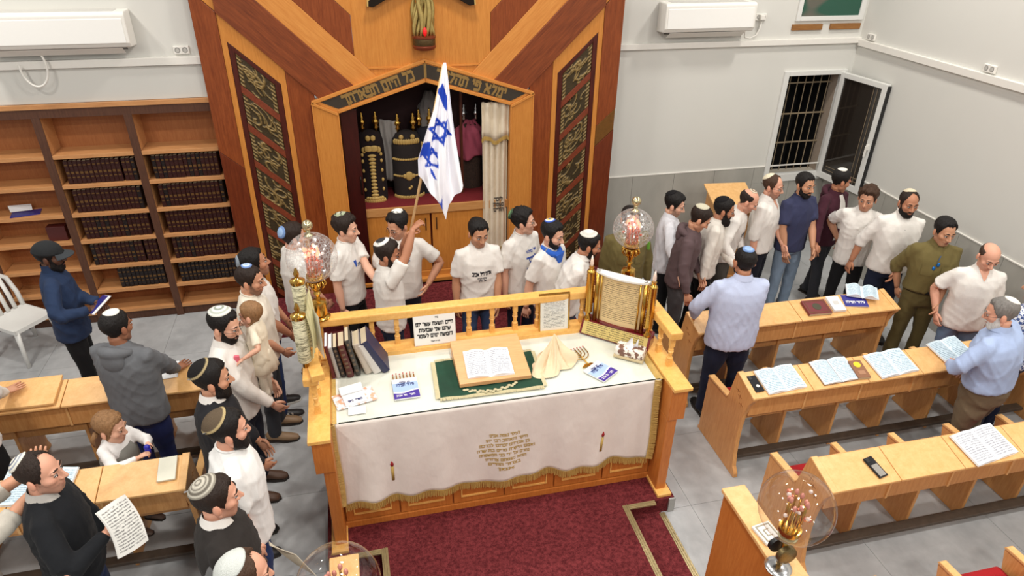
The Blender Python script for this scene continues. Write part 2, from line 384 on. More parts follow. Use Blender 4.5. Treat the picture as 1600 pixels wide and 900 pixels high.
wall_r = struct('wall_right', MB().box(WX, WX+0.2, -1.5, WY+0.2, -0.1, 4.3), M_WALL)
# grey tile wainscot: every tile a piece of its wall
x = 3.02; W0 = 0.605
while x < WX-0.02:
    x1 = min(x+W0, WX-0.012)
    if x1-x > .05:
        zt = 1.24
        if x1 <= 5.58 or x >= 6.54: MB().box(x+.002, x1-.002, WY-0.012, WY+.01, 0.0, zt).build('tile', M_WAIN, wall_br, bevel=.002)
        else:
            MB().box(x+.002, x1-.002, WY-0.012, WY+.01, 0.0, 1.0).build('tile', M_WAIN, wall_br, bevel=.002)
            if x < 5.58: MB().box(x+.002, 5.598, WY-0.012, WY+.01, 1.002, zt).build('tile', M_WAIN, wall_br, bevel=.002)
    x = x1
y = WY-0.014
while y > -1.4:
    MB().box(WX-0.012, WX+.01, y-W0+.002, y-.002, 0.0, 1.24).build('tile', M_WAIN, wall_r, bevel=.002); y -= W0
for nm, b in (('trim_1', (2.95, WX, WY-0.016, WY+.01, 1.24, 1.252)),): struct(nm, MB().box(*b), M_WHITEP)
struct('trim_2', MB().box(WX-0.016, WX+.01, -1.5, WY-.016, 1.24, 1.252), M_WHITEP)
# cable trunking along the walls
struct('trim_3', MB().box(-7, -1.36, WL-0.045, WL+.005, 2.945, 3.022), M_WHITEP, bevel=.004)
struct('trim_4', MB().box(3.0, WX, WY-0.045, WY+.005, 2.885, 2.955), M_WHITEP, bevel=.004)
struct('trim_5', MB().box(WX-0.045, WX+.005, -1.5, WY-.045, 2.855, 2.935), M_WHITEP, bevel=.004)

# window with security bars, night outside
M_ALU = plain('white_aluminium', (222,222,218), 0.35, var=0.02)
M_BAR = plain('tan_bar_paint', (142,126,102), 0.5)
M_NIGHT = plain('night_dark', (9,9,11), 0.9)
win = MB(); x0, x1, z0, z1 = 5.66, 6.49, 1.10, 2.50
for b in ((x0-.06, x0+.012, z0-.09, z1+.05), (x1-.012, x1+.05, z0-.09, z1+.05)): win.box(b[0], b[1], WY-0.035, WY+.05, b[2], b[3])
for b in ((z1-.012, z1+.05), (z0-.09, z0+.02)): win.box(x0+.012, x1-.012, WY-0.035, WY+.05, b[0], b[1])
window = struct('window_1', win, M_ALU, bevel=.004)
g = MB(); g.box(x0-.05, x1+.05, WY+.90, WY+.92, z0-.2, z1+.2); g.box(x0-.07, x0-.05, WY+.2, WY+.92, z0-.2, z1+.2); g.box(x1+.05, x1+.07, WY+.2, WY+.92, z0-.2, z1+.2)
g.box(x0-.07, x1+.07, WY+.2, WY+.92, z0-.22, z0-.2); g.box(x0-.07, x1+.07, WY+.2, WY+.92, z1+.2, z1+.22)
struct('night_box', g, M_NIGHT)  # added dark enclosure that keeps world light out so the window reads as night
struct('window_reveal', MB().box(x1-.014, x1+.02, WY+.05, WY+.20, z0, z1), plain('rough_plaster', (168,152,136), 0.9, var=.12), parent=window)
for k in range(7):
    xb = x0+.06+k*.118
    MB().tube([(xb, WY+.165, z0), (xb, WY+.165, z1)], .007, 6).build('bar', M_BAR, window)
for zb in (z1-.15, z1-.57, z1-.98): MB().box(x0, x1, WY+.155, WY+.175, zb-.008, zb+.008).build('crossbar', M_BAR, window)
MB().box(x0, x1, WY+.03, WY+.20, z0-.02, z0+.012).build('window_sill', plain('stone_sill', (188,180,166), .6), window)
# open sash swung in against the right wall
hx, hy = 6.475, WY-.03; sw = .77; ang = R_(-82)
ux, uy = math.cos(ang), math.sin(ang)
sash = bpy.data.objects.new('window_sash', None); col.objects.link(sash); sash.location = (hx, hy, z0-.04); sash.rotation_euler = (0, 0, ang); sash.parent = window
sm = MB(); hh = z1-z0+.06
sm.box(0, .06, -.03, .03, 0, hh).box(sw-.075, sw, -.03, .03, 0, hh).box(.06, sw-.075, -.03, .03, 0, .085).box(.06, sw-.075, -.03, .03, hh-.065, hh)
sm.build('sash_frame', M_ALU, sash, bevel=.004)
gl = plain('dark_window_pane', (40,34,30), 0.06, 0, 0.6, var=.02)
MB().box(.06, sw-.075, -.006, .006, .085, hh-.065).build('pane', gl, sash)
MB().box(sw-.05, sw-.02, -.06, -.03, hh*.42, hh*.47).box(sw-.045, sw-.025, -.075, -.055, hh*.36, hh*.46).build('handle', M_WHITEP, sash, bevel=.003)
MB().box(sw, sw+.012, -.022, .028, .02, hh-.02).build('rubber_seal', M_BLACKM, sash)
for k in range(2): MB().box(.12, sw-.09, -.012, -.007, .13+k*.05, .137+k*.05).box(sw-.15-k*.06, sw-.145-k*.06, -.012, -.007, .1, hh-.08).build('sash_bar', M_BAR, sash)
# small upper window on the back wall
w2 = struct('window_2', MB().box(5.60, 5.66, WY-.03, WY+.01, 3.17, 4.1).box(6.50, 6.57, WY-.03, WY+.01, 3.17, 4.1).box(5.66, 6.50, WY-.03, WY+.01, 3.17, 3.225), M_ALU, bevel=.004)
def paint2():
    m, nt, b = _nt('green_grey_pane'); n = noise(nt, 1.6, 1, coords(nt, 'Object', (1,1,1.4)))
    nt.links.new(mix(nt, ramp(nt, n, 0.46, 0.52), srgb(40,84,68), srgb(96,94,84)), b.inputs['Base Color']); b.inputs['Roughness'].default_value = .2; return m
MB().box(5.66, 6.50, WY-.012, WY+.005, 3.225, 4.1).build('pane', paint2(), w2)
for a, b in ((5.57, 6.0), (6.12, 6.56)):
    MB().box(a, b, WY-.03, WY, 3.06, 3.13).build('wooden_block', wood('oak_block', (158,110,58), (128,84,42), (.7,7,7)), w2, bevel=.003)

# ------------------------------------------------------------------ air conditioners, sockets
def aircon(x0, x1, label, y=WY, z=3.03):
    t = thing('air_conditioner', label, 'air conditioner', ((x0+x1)/2, y, z)); w = (x1-x0)/2
    prof = [(-.005,.40),(-.20,.40),(-.225,.375),(-.24,.12),(-.215,.075),(-.005,.06)]
    MB().prism(prof, 'x', -w, w).build('casing', M_WHITEP, t, bevel=.012)
    MB().prism([(-.20,.345),(-.232,.34),(-.247,.12),(-.21,.10)], 'x', -w+.03, w-.03).build('front_panel', plain('white_gloss_panel', (238,237,233), .25, var=.01), t, bevel=.004)
    MB().prism([(-.205,.07),(-.195,.06),(-.11,.0),(-.12,.012)], 'x', -w+.09, w-.09).build('louvre', M_WHITEP, t)
    MB().prism([(-.20,.072),(-.06,.062),(-.06,.03)], 'x', -w+.08, w-.08).build('outlet', plain('dark_outlet', (96,92,88), .6), t)
    MB().box(-w+.1, w-.1, -.18, -.03, .398, .403).build('intake_grille', plain('grille_grey', (200,198,192), .6), t)
    return t
aircon(-3.34, -2.0, 'wide white wall air conditioner above the wooden bookcase', WL, 3.085)
aircon(3.72, 4.90, 'white wall air conditioner with a plug on its right, near the window')
def cable(pts, r, label, cat='cable', name='power_cable', mat=None):
    return tag(MB().tube(pts, r, 8).build(name, mat or M_WHITEP, None, smooth=True), label, cat)
def arc(c, rx, rz, a0, a1, n, y): return [(c[0]+rx*math.cos(R_(a0+(a1-a0)*i/n)), y-.02*math.sin(math.pi*i/n), c[1]+rz*math.sin(R_(a0+(a1-a0)*i/n))) for i in range(n+1)]
cable(arc((-2.95, 2.985), .12, .19, 175, 400, 22, WL-.10), .011, 'white looped cable hanging under the air conditioner over the bookcase')
cable([(4.86, WY-.10, 3.07), (4.90, WY-.06, 3.0), (4.98, WY-.05, 2.985), (5.06, WY-.05, 3.02), (5.10, WY-.04, 3.10), (5.11, WY-.04, 3.19)], .008, 'thin white cord from the plugged air conditioner to its wall socket')
def socket(M, label):
    t = thing('wall_socket', label, 'socket'); t.matrix_world = M
    MB().box(-.075,.075,-.028,0,-.04,.04).build('faceplate', M_WHITEP, t, bevel=.006)
    for s in (-1, 1): MB().lathe([(.026,0),(.026,.004),(.022,.005),(.0215,-.003)], 14, (s*.036,-.028,0), 0, 'y').build('outlet_ring', plain('socket_grey', (188,186,180), .5), t)
    return t
T = Matrix.Translation
socket(T((-1.60, WL, 3.085)), 'double white wall socket beside the ark, above the trunking by the bookcase')
s2 = socket(T((5.10, WY, 3.23)), 'white wall socket with a plug to the right of the air conditioner')
MB().box(-.03,.03,-.075,-.028,-.03,.03).build('plug', M_WHITEP, s2, bevel=.008)
rr = Matrix.Rotation(R_(-90), 4, 'Z')
socket(T((WX, 7.88, 2.99)) @ rr, 'double white socket on the side wall close to the room corner')
socket(T((WX, 6.02, 2.99)) @ rr, 'double white socket high on the side wall at the picture edge')

# ------------------------------------------------------------------ bookcase and its books
BY0, BY1 = 7.77, 8.09
bc = thing('bookcase', 'tall wooden bookcase in bays with dark dividers along the back wall', 'bookcase', (-3.0, BY0, 0))
divs = [-4.84, -3.98, -3.115, -2.255, -1.40]; sh = [0.152, 0.435, 0.747, 1.078, 1.40, 1.731, 2.063]
L = lambda x: x+3.0
MB().box(L(-4.86), L(-1.37), 0.30, 0.32, 0.0, 2.57).build('back_panel', M_BOOKB, bc)
MB().box(L(-4.88), L(-1.36), -.01, 0.028, 2.55, 2.598).build('top_board', M_BOOKC, bc, bevel=.003)
MB().box(L(-4.86), L(-1.37), 0.03, 0.06, 0.0, 0.11).build('plinth', M_BOOKD, bc)
for d in divs:
    MB().box(L(d)-.04, L(d)+.04, 0.0, 0.012, 0.0, 2.459).build('divider_edge', M_BOOKD, bc, bevel=.002)
    MB().box(L(d)-.035, L(d)+.035, 0.012, 0.30, 0.0, 2.55).build('divider', M_BOOKC, bc)
MB().box(L(-4.80), L(-1.43), 0.0, 0.015, 2.46, 2.55).build('top_rail', M_BOOKD, bc)
for a, b in zip(divs[:-1], divs[1:]):
    for z in sh: MB().box(L(a)+.04, L(b)-.04, 0.0, 0.30, z-.042, z).build('shelf', M_BOOKC, bc, bevel=.003)
M_LEATH = plain('oxblood_leather', (58,22,18), 0.42, var=.2, vscale=18)
M_LEATHB = plain('black_brown_leather', (34,24,24), 0.42, var=.2, vscale=18)
M_PAGES = plain('cream_page_edges', (206,190,160), 0.8)
M_TOOL = plain('worn_gold_tooling', (128,92,48), 0.45, 0.3, var=.3, vscale=200)
def book_mesh(w, h, d, leather):
    mb = MB(); prof = [(-w/2, d), (-w/2, .006), (-w*.3, 0), (w*.3, 0), (w/2, .006), (w/2, d)]
    mb.prism(prof, 'z', 0, h)
    for z in (.06, .22, .38, .60, .76, .92): mb.box(-w*.42, w*.42, -.004, .004, h*z-.004, h*z+.004, 0)
    mb.box(-w*.33, w*.33, -.0015, .002, h*.44, h*.54, 1); mb.box(-w*.3, w*.3, -.0015, .002, h*.27, h*.32, 1); mb.box(-w*.3, w*.3, -.0015, .002, h*.80, h*.86, 1)
    mb.box(-w*.36, w*.36, .012, d-.004, h-.004, h+.0012, 2)
    return mb.mesh('book', [leather, M_TOOL, M_PAGES])
BW = .0452
bm1 = [book_mesh(BW-.001, .255, .19, M_LEATH), book_mesh(BW-.001, .252, .19, M_LEATHB)]
ordn = ['lowest filled', 'second lowest', 'middle', 'second', 'top filled']
ORD = 'first second third fourth fifth sixth seventh eighth ninth tenth eleventh twelfth thirteenth fourteenth fifteenth sixteenth seventeenth'.split()
for bay, (a, b) in (('middle bookcase bay', (divs[2], divs[3])), ('bookcase bay beside the ark', (divs[3], divs[4]))):
    for si, z in enumerate(sh[1:6]):
        xs = a+.10; xe = b-.042
        if bay == 'middle bookcase bay' and si == 0: xs = a+.30
        n = int((xe-xs)/BW)
        lab = '%s leather volume, %s shelf, %s' % ('black gold-tooled' if si == 0 else 'oxblood gold-tooled', ordn[si], bay)
        x = xs + BW/2
        for k in range(n):
            o = bpy.data.objects.new('book', bm1[1 if (si == 0 or random.random() < .12) else 0]); col.objects.link(o)
            o.location = (x, BY0+.035+random.uniform(-.004,.006), z+.0005); o.scale = (1, 1, random.choice((1, 1, .985, 1.01))*(.93 if si == 0 else 1))
            tag(o, '%s, %s from the left' % (lab, ORD[k]), 'book', 'leather volumes on the %s shelf of the %s' % (ordn[si], bay)); x += BW + (.018 if k in (10, 11) and si in (1, 4) and bay[0] == 'm' and k == 11 else 0)
            if x > xe - BW/2: break
# loose items in the nearly empty bay
M_BLUEC = plain('navy_blue_cover', (52,52,142), 0.35, var=.15, vscale=12)
M_PAPER = plain('white_paper', (236,237,238), 0.8, var=.02)
pm = thing('pamphlet', 'blue fanned-open pamphlet lying on a shelf of the empty bay', 'pamphlet', (-3.56, BY0+.14, 1.401), 12)
MB().sheet((-.14,-.10,.006),(.14,-.10,.006),(.14,.06,.006),(-.14,.06,.006),.005).build('cover', M_BLUEC, pm)
MB().sheet((-.15,.05,.012),(.06,.02,.02),(.05,.10,.06),(-.17,.11,.07),.003).build('page', M_PAPER, pm)
bx = MB().box(-.095,.095,-.05,.05,0,.17).build('small_box', [plain('dark_red_card', (78,26,24), .5)], None, bevel=.004)
bx.location = (-3.30, BY0+.10, 1.079); tag(bx, 'small dark red box standing on a lower shelf of the empty bay', 'box')
# ------------------------------------------------------------------ the ark
AC = 0.847; AY = 7.70
ark = thing('ark', 'large two-tone wooden Torah ark with diagonal panels and bronze reliefs', 'ark', (AC, AY, 0))
def apanel(name, poly, y0, y1, mat, sides=(-1, 1), bevel=.003, parent=ark):
    for s in sides: MB().prism([(s*d, z) for d, z in poly], 'y', y0, y1).build(name, mat, parent, bevel=bevel)
TOP = 4.0
D135 = M_ARKD
def wood_diag(name, rgb, rgb2, sgn):
    m, nt, b = _nt(name); v = coords(nt, 'Object', (1, 1, 1), (0, R_(45)*sgn, 0))
    mp = nt.nodes.new('ShaderNodeMapping'); nt.links.new(v, mp.inputs[0]); mp.inputs['Scale'].default_value = (.6, 8, 8)
    n1 = noise(nt, 9, 4, mp.outputs[0], .6)
    nt.links.new(mix(nt, ramp(nt, n1, .3, .7), srgb(*rgb2), srgb(*rgb)), b.inputs['Base Color']); b.inputs['Roughness'].default_value = .33; return m
for s in (-1, 1):
    apanel('diagonal_beam', [(2.043,3.45),(1.066,2.473),(.6875,2.597),(2.043,3.952)], -.035, .05, wood_diag('ark_red_diag%d' % s, (142,72,34), (102,46,20), s), (s,))
    apanel('diagonal_board', [(.6895,2.597),(2.043,3.95),(2.043,TOP),(1.75,TOP),(.43,2.68)], -.018, .05, wood_diag('ark_light_diag%d' % s, (216,148,74), (198,124,54), s), (s,))
apanel('corner_board', [(2.043,3.458),(2.27,3.685),(2.27,TOP),(2.043,TOP)], -.012, .05, M_ARKL)
apanel('outer_panel', [(2.27,2.04),(2.043,1.832),(2.043,3.452),(2.27,3.68)], -.02, .05, M_ARKD, (-1,))
apanel('outer_panel', [(2.27,2.295),(2.043,2.087),(2.043,3.452),(2.27,3.68)], -.02, .05, M_ARKD, (1,))
apanel('brass_plate', [(2.268,2.29),(2.045,2.083),(2.045,1.836),(2.268,2.04)], -.016, .04, plain('brushed_brass_plate', (150,104,52), .35, .6, var=.2), (1,))
apanel('lower_panel', [(2.27,2.036),(2.043,1.828),(2.043,0),(2.27,0)], -.02, .05, M_ARKLOW)
apanel('light_frame', [(2.041,3.449),(1.469,2.876),(1.469,0),(1.527,0),(1.527,2.73),(1.985,3.17),(1.985,0),(2.041,0)], -.012, .05, M_ARKL)
apanel('inner_panel', [(1.467,2.872),(1.2,2.605),(1.2,0),(1.467,0)], -.008, .05, M_ARKD)
apanel('second_beam', [(.741,2.993),(1.745,3.997),(1.345,3.997),(.741,3.397)], -.014, .05, M_ARKD)
MB().prism([(0,2.80),(.43,2.68),(.739,2.989),(.739,3.399),(1.34,TOP),(-1.34,TOP),(-.739,3.399),(-.739,2.989),(-.43,2.68)], 'y', -.008, .05).build('centre_panel', M_ARKL, ark, bevel=.003)
MB().box(-.60,.60,-.02,-.006,2.852,2.868).build('joint_strip', M_ARKLX, ark)
apanel('plaque_frame', [(1.985,3.17),(1.527,2.73),(1.527,0),(1.985,0)], .004, .05, M_ARKDD)
# the frames' rails and the bronze relief plaques
M_BRONZE = vcol('aged_bronze', .42, .5, 90, .5, .35)
for s in (-1, 1):
    for (d0, d1) in ((1.530,1.586),(1.930,1.982)):
        zt0, zt1 = 2.733+(d0-1.527)*.96, 2.733+(d1-1.527)*.96
        MB().prism([(s*d0,0),(s*d1,0),(s*d1,zt1-.004),(s*d0,zt0-.004)], 'y', -.012, .01).build('frame_stile', M_ARKDD, ark, bevel=.003)
    for k in range(8):
        zt = 3.058-.406*k; lo = zt-.313
        if lo < .05: break
        if k == 0: MB().prism([(s*1.586,2.79-.006),(s*1.930,3.117-.006),(s*1.930,zt+.004),(s*1.586,zt-.336)], 'y', -.011, .01).build('frame_rail', M_ARKDD, ark, bevel=.002)
        MB().prism([(s*1.586,lo-.338),(s*1.930,lo-.004),(s*1.930,lo-.093),(s*1.586,lo-.093-.334)], 'y', -.010, .01).build('frame_rail', wood('ark_rail_wood', (136,66,40), (104,44,26), (6,6,6)), ark, bevel=.003)
        rs = np.random.default_rng(100+k*2+(s > 0)); arcs = [(rs.uniform(.15,.85), rs.uniform(.05,.95), rs.uniform(.05,.30), rs.uniform(0,6.28), rs.uniform(1.6,4.5), rs.uniform(.018,.032)) for _ in range(15)]
        def hgt(u, v):
            if u < .13 or u > .87: return .55+.4*math.sin(v*46) if .02 < u < .98 else .2
            h = .12
            for cx, cy, r_, a0, da, w_ in arcs:
                dx, dy = u-cx, v-cy; rr0 = math.hypot(dx, dy); an = (math.atan2(dy, dx)-a0) % 6.283
                if an < da: h = max(h, math.exp(-((rr0-r_)/w_)**2))
            return h
        fn = lambda u, v: (s*(1.59+.336*u), -.002-.018*hgt(u, v), zt-.313*(1-v)-.336*(1-u))
        def cf(u, v):
            h = min(1, max(0, hgt(u, v))); lo_, hi_ = srgb(44,36,24), srgb(150,124,74); return tuple(lo_[i]*(1-h)+hi_[i]*h for i in range(3))+(1,)
        mb = MB(); mb.grid(fn, 44, 40, colr=cf)
        if s > 0: mb.f = [f for f in mb.f]
        else: mb.f = [f[::-1] for f in mb.f]
        mb.build('relief_plaque', M_BRONZE, ark, smooth=True)
# pedimented frame round the opening
for s in (-1, 1):
    MB().prism([(s*1.24,2.535),(s*.963,2.40),(s*.963,0),(s*1.24,0)], 'y', -.055, .05).build('jamb', M_ARKL, ark, bevel=.006)
    for d in (.966, 1.228): MB().prism([(s*d,0),(s*(d+.012),0),(s*(d+.012),2.535-(1.24-d-.012)*.49),(s*d,2.535-(1.24-d)*.49)], 'y', -.062, -.05).build('jamb_edge', M_ARKLX, ark)
    arm = [(1.24,2.54),(0,2.946),(0,2.70),(.963,2.402)]
    MB().prism([(s*d, z) for d, z in arm], 'y', -.052, .05).build('lintel', M_ARKLX, ark, bevel=.004)
    pan = [(1.14,2.530),(0,2.897),(0,2.747),(.962,2.45)]
    MB().prism([(s*d, z) for d, z in pan], 'y', -.057, -.05).build('inscription_panel', plain('dark_bronze_panel', (66,58,48), .5, .2, var=.2, vscale=60), ark)
    for (p, q, w) in (((1.24,2.54),(0,2.946),.034),((.963,2.402),(0,2.70),.034),((1.235,2.535),(.965,2.405),.03)):
        dx, dz = q[0]-p[0], q[1]-p[1]; L_ = math.hypot(dx, dz); nx, nz = -dz/L_*w, dx/L_*w
        sg = -1 if (p[1] > 2.5 and q[1] > 2.8) else 1
        if q[1] < 2.5: sg = 1
        if p == (.963,2.402): sg = 1
        if p == (1.24,2.54): sg = 1
        pts = [(p[0],p[1]),(q[0],q[1]),(q[0]+nx*sg,q[1]+nz*sg),(p[0]+nx*sg,p[1]+nz*sg)]
        if p == (.963,2.402): pts = [(p[0],p[1]),(q[0],q[1]),(q[0]-nx,q[1]-nz),(p[0]-nx,p[1]-nz)]
        MB().prism([(s*a, b) for a, b in pts], 'y', -.068, -.05).build('lintel_moulding', M_ARKLX, ark, bevel=.003)
    M_BRL = plain('gilt_letter', (176,142,84), .4, .5, var=.15)
    txt = 'ימלא פי תהלתך' if s > 0 else 'כל היום תפארתך'
    cd = .515; zc = 2.66
    lettering(txt, .108, M_BRL, ark, (s*cd, -.058, zc), (1, 0, -.322*s), (0, 0, 1), 'inscription', bold=.19, lift=.003, width=.83)
MB().box(-.014,.014,-.062,-.05,2.745,2.90).build('centre_bar', M_BRL, ark)
# niche behind: lining, shelf, cupboard
M_MAROON = plain('dark_maroon_lining', (44,12,14), .8, var=.15)
n_ = MB(); n_.box(-1.0,1.0,.72,.74,1.1,2.95); n_.box(-1.02,-1.0,.05,.74,.0,2.95); n_.box(1.0,1.02,.05,.74,.0,2.95); n_.box(-1.0,1.0,.05,.74,2.93,2.95)
n_.build('niche_lining', M_MAROON, ark)
MB().box(-.99,.99,.05,.72,1.09,1.195).build('niche_floor', wood('niche_edge_wood', (200,148,92), (180,124,70), (.7,7,7)), ark, bevel=.004)
MB().box(-.985,.985,.075,.715,1.195,1.203).build('niche_carpet', plain('crimson_felt', (124,20,26), .9, var=.2), ark)
for k, (a, b) in enumerate(((-.80,-.012),(.012,.80))):
    d_ = MB().box(a,b,.075,.10,.29,1.085).build('cupboard_door', M_ARKL, ark, bevel=.003)
    hxp = b-.055 if k == 0 else a+.055
    MB().tube([(hxp,.062,.86),(hxp,.062,1.02)], .007, 6).build('door_handle', plain('dark_handle', (60,36,24), .4), d_)
MB().box(-.985,.985,.10,.13,.0,1.09).build('cupboard_back', M_ARKDD, ark)
MB().box(-.80,.985,.055,.10,.19,.285).build('skirting', M_ARKLX, ark, bevel=.004)
MB().box(-.962,.962,-.02,.10,.165,.215).build('ark_step', M_ARKLX, ark, bevel=.005)
dr = MB().box(-.955,-.775,.012,.045,.20,2.42).build('sliding_door', wood('dark_red_door_wood', (66,20,16), (48,14,12), (7,7,.6), .3), ark, bevel=.004)
MB().tube([(-.80,.0,1.42),(-.80,-.012,1.46),(-.80,-.012,1.60),(-.80,.0,1.64)], .009, 6).build('door_pull', plain('iron_pull', (30,22,20), .35, .6), dr, smooth=True)
MB().box(.438,.468,.36,.40,1.2,2.93).build('niche_post', wood('niche_post_wood', (92,44,26), (70,30,18), (7,7,.6)), ark)
# carpeted step before the ark
st = struct('floor_ark_platform', MB().box(-1.45, 3.1, 7.0, AY-.06, 0.0, .165), M_CARPET)
struct('floor_carpet', MB().box(-.55, 2.45, 4.98, 7.0, 0.0, .010), M_CARPET)

# ------------------------------------------------------------------ curtain, scrolls, lamp
M_CURT = fabric('cream_satin_curtain', (226,212,188), .55, .06, .3)
cur = thing('ark_curtain', 'cream satin ark curtain with gold fringe drawn to one side', 'curtain', (AC+.815, AY+.045, .22))
def pleat(u, v, x0, x1, amp, n, z0, z1, yo=0):
    x = x0+(x1-x0)*u; return (x+.008*math.sin(u*n*6.28+1), yo+amp*math.sin(u*n*6.28)*(0.6+.4*v)+.006*math.sin(v*9+u*4), z0+(z1-z0)*v)
def solid_sheet(fn, nu, nv, t=.006):
    mb = MB(); mb.grid(fn, nu, nv); 
    def back(u, v): p = fn(u, v); return (p[0], p[1]+t, p[2])
    m2 = MB(); m2.grid(back, nu, nv); o = mb.add(m2.v, [f[::-1] for f in m2.f]); w = nu+1
    rim = [j*w for j in range(nv+1)]
    def q(a, b): mb.f.append((a, b, b+o, a+o)); mb.m.append(0)
    for i in range(nu): q(i+1, i); q(nv*w+i, nv*w+i+1)
    for j in range(nv): q(j*w, (j+1)*w); q((j+1)*w+nu, j*w+nu)
    return mb
solid_sheet(lambda u, v: pleat(u, v, -.17, .145, .022, 4.5, .0, 2.2), 60, 14).build('curtain_drape', M_CURT, cur, smooth=True)
val = solid_sheet(lambda u, v: pleat(u, v, -.185, .15, .024, 3.5, 1.78+.03*math.sin(u*9), 2.21, -.042), 48, 6).build('valance', M_CURT, cur, smooth=True)
fr = MB()
for k in range(70):
    u = k/69; p = pleat(u, 0, -.185, .15, .024, 3.5, 1.78+.03*math.sin(u*9), 2.2, -.044); fr.tube([p, (p[0]+.002, p[1], p[2]-.045)], .0035, 4)
tag(fr.build('fringe', M_GOLDM, val), kind='stuff')
lettering('לזכר\nנשמת\nהורינו', .045, plain('dark_thread', (74,66,58), .8), cur, (.03, -.026, .93), (1,0,0), (0,0,1), 'embroidery', bold=.2)
MB().ball((.02,-.03,.30), (.07,.012,.018), 12, 6).ball((-.04,-.03,.32), (.05,.012,.015), 10, 6).ball((.08,-.03,.33), (.05,.012,.015), 10, 6).build('embroidered_swag', plain('olive_gold_thread', (150,128,84), .7), cur, smooth=True)

M_VEL = plain('black_red_velvet', (30,12,14), .95, var=.3)
def scroll(loc, h, w, label, deco, mantle, cloth=None, rz=0, lean=0):
    t = thing('torah_scroll', label, 'scroll', loc, rz); 
    bar = []; n = 20
    prof = [(w*.98,0),(w,.02),(w*1.0,h*.3),(w*.98,h*.62),(w*.92,h*.70),(w*.72,h*.765),(w*.3,h*.79)]
    mb = MB(); mb.lathe(prof, n); mb.v = [(x, y*.72+lean*z, z) for x, y, z in mb.v]; mb.build('mantle', mantle, t, smooth=True, angle=60)
    for s in (-1, 1):
        f = MB(); x = s*w*.5; y = lean*h*.8
        f.lathe([(.014,h*.74),(.014,h*.80),(.034,h*.82),(.018,h*.84),(.040,h*.875),(.040,h*.89),(.018,h*.915),(.028,h*.935),(.012,h*.955),(.016,h*.975),(.004,h)], 12, (x, y, 0)); f.build('finial', deco, t, smooth=True)
    def emb(name, cells):
        e = MB()
        for (u, z, ru, rz_) in cells:
            a = u/w; e.ball((w*math.sin(a)*1.0, -w*.72*math.cos(a)+lean*z-.002, z), (ru, .010, rz_), 8, 6)
        tag(e.build(name, M_GOLDM, t, smooth=True), kind='stuff')
    return t, emb
t1, emb = scroll((AC-.645, AY+.36, 1.204), 1.10, .158, 'black velvet Torah scroll with a tall gold embroidered emblem, beside the dark door', M_GOLD, M_VEL)
cells = [(0, .05+.045*i, .055-.018*math.sin(i/12*3.1), .022) for i in range(13)]
cells += [(s*.035, .66+.012*i, .05, .02) for s in (-1, 1) for i in range(4)] + [(s*(.09), .66, .03, .04) for s in (-1, 1)] + [(s*.03, .80+.01*i, .03, .03) for s in (-1, 1) for i in (0, 1)]
cells += [(s*.12, z, .018, .024) for s in (-1, 1) for z in (.16,.28,.40,.52,.60)] + [(.025*k-.125, .015, .02, .03) for k in range(11)] + [(.03*k-.09,.05,.025,.025) for k in range(7)]
emb('gold_embroidery', cells)
t2, emb = scroll((AC-.215, AY+.43, 1.204), 1.04, .185, 'dark grey Torah scroll with gold bands and a central rosette', M_GOLD, plain('charcoal_velvet', (44,36,34), .9, var=.25))
cells = [(.03*k-.21, z, .02, .014) for z in (.29,) for k in range(15)] + [(.03*k-.21, .50, .02, .016) for k in range(15)] + [(0,.29,.05,.06),(-.05,.29,.03,.03),(.05,.29,.03,.03)]
cells += [(.03*k-.16, .72, .025, .035) for k in range(11)] + [(s*.07, .78, .03, .03) for s in (-1,1)] + [(.02*k-.24, .012, .012, .025) for k in range(25)] + [(0,.13,.02,.02),(.02,.15,.015,.02)]
emb('gold_embroidery', cells)
t3, emb = scroll((AC+.02, AY+.50, 1.204), 1.06, .13, 'Torah scroll in the shade with a gold leaf band, half behind the flag', M_GOLD, plain('navy_velvet', (22,20,36), .9, var=.3))
emb('gold_embroidery', [(-.06, .25+.05*i, .03, .03) for i in range(9)] + [(.0, .25+.05*i, .02, .02) for i in range(9)])
t4, emb = scroll((AC+.60, AY+.58, 1.204), 1.08, .15, 'Torah scroll under a crumpled pink cloth behind the curtain', M_SILVER, plain('brown_brocade', (78,56,44), .8, var=.5, vscale=60))
def drape(fnx, name, label, mat, loc):
    o = solid_sheet(fnx, 22, 18).build(name, mat, None, smooth=True, loc=loc); return tag(o, label, 'cloth')
def over(u, v, w, h, amp, seed):
    a = (u-.5)*math.pi*1.15; rr_ = w*(1.04+.16*(1-v))+amp*math.sin(u*17+seed)*(1.1-v)+amp*.8*math.sin(u*31+v*9+seed)
    return (rr_*math.sin(a), -rr_*.8*math.cos(a), h*(v) - .10*v*v*0 + .03*math.sin(u*11+seed)*(1-v))
drape(lambda u, v: over(u, v, .155*(1 if v < .72 else max(.25, 1-(v-.72)*2.6)), .46, .02, 1), 'pink_cloth', 'crumpled pink cloth draped over the scroll behind the curtain', fabric('dusty_pink_cloth', (178,84,104), .9), (AC+.60, AY+.57, 1.62))
drape(lambda u, v: (-.10+.20*u+.02*math.sin(v*5), .012*math.sin(u*14)-.05*v, .78*v-.03*u), 'grey_cloth', 'pale grey cloth hanging between the two front Torah scrolls', fabric('pale_grey_shawl', (150,146,142), .9), (AC-.40, AY+.46, 1.40))
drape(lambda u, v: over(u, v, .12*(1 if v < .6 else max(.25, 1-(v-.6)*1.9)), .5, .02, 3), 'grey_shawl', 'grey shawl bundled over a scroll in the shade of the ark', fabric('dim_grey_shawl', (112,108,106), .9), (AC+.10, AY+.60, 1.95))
t5, emb = scroll((AC+.10, AY+.60, 1.204), 1.15, .11, 'dark Torah scroll at the back of the ark under a grey shawl', M_GOLD, M_VEL)
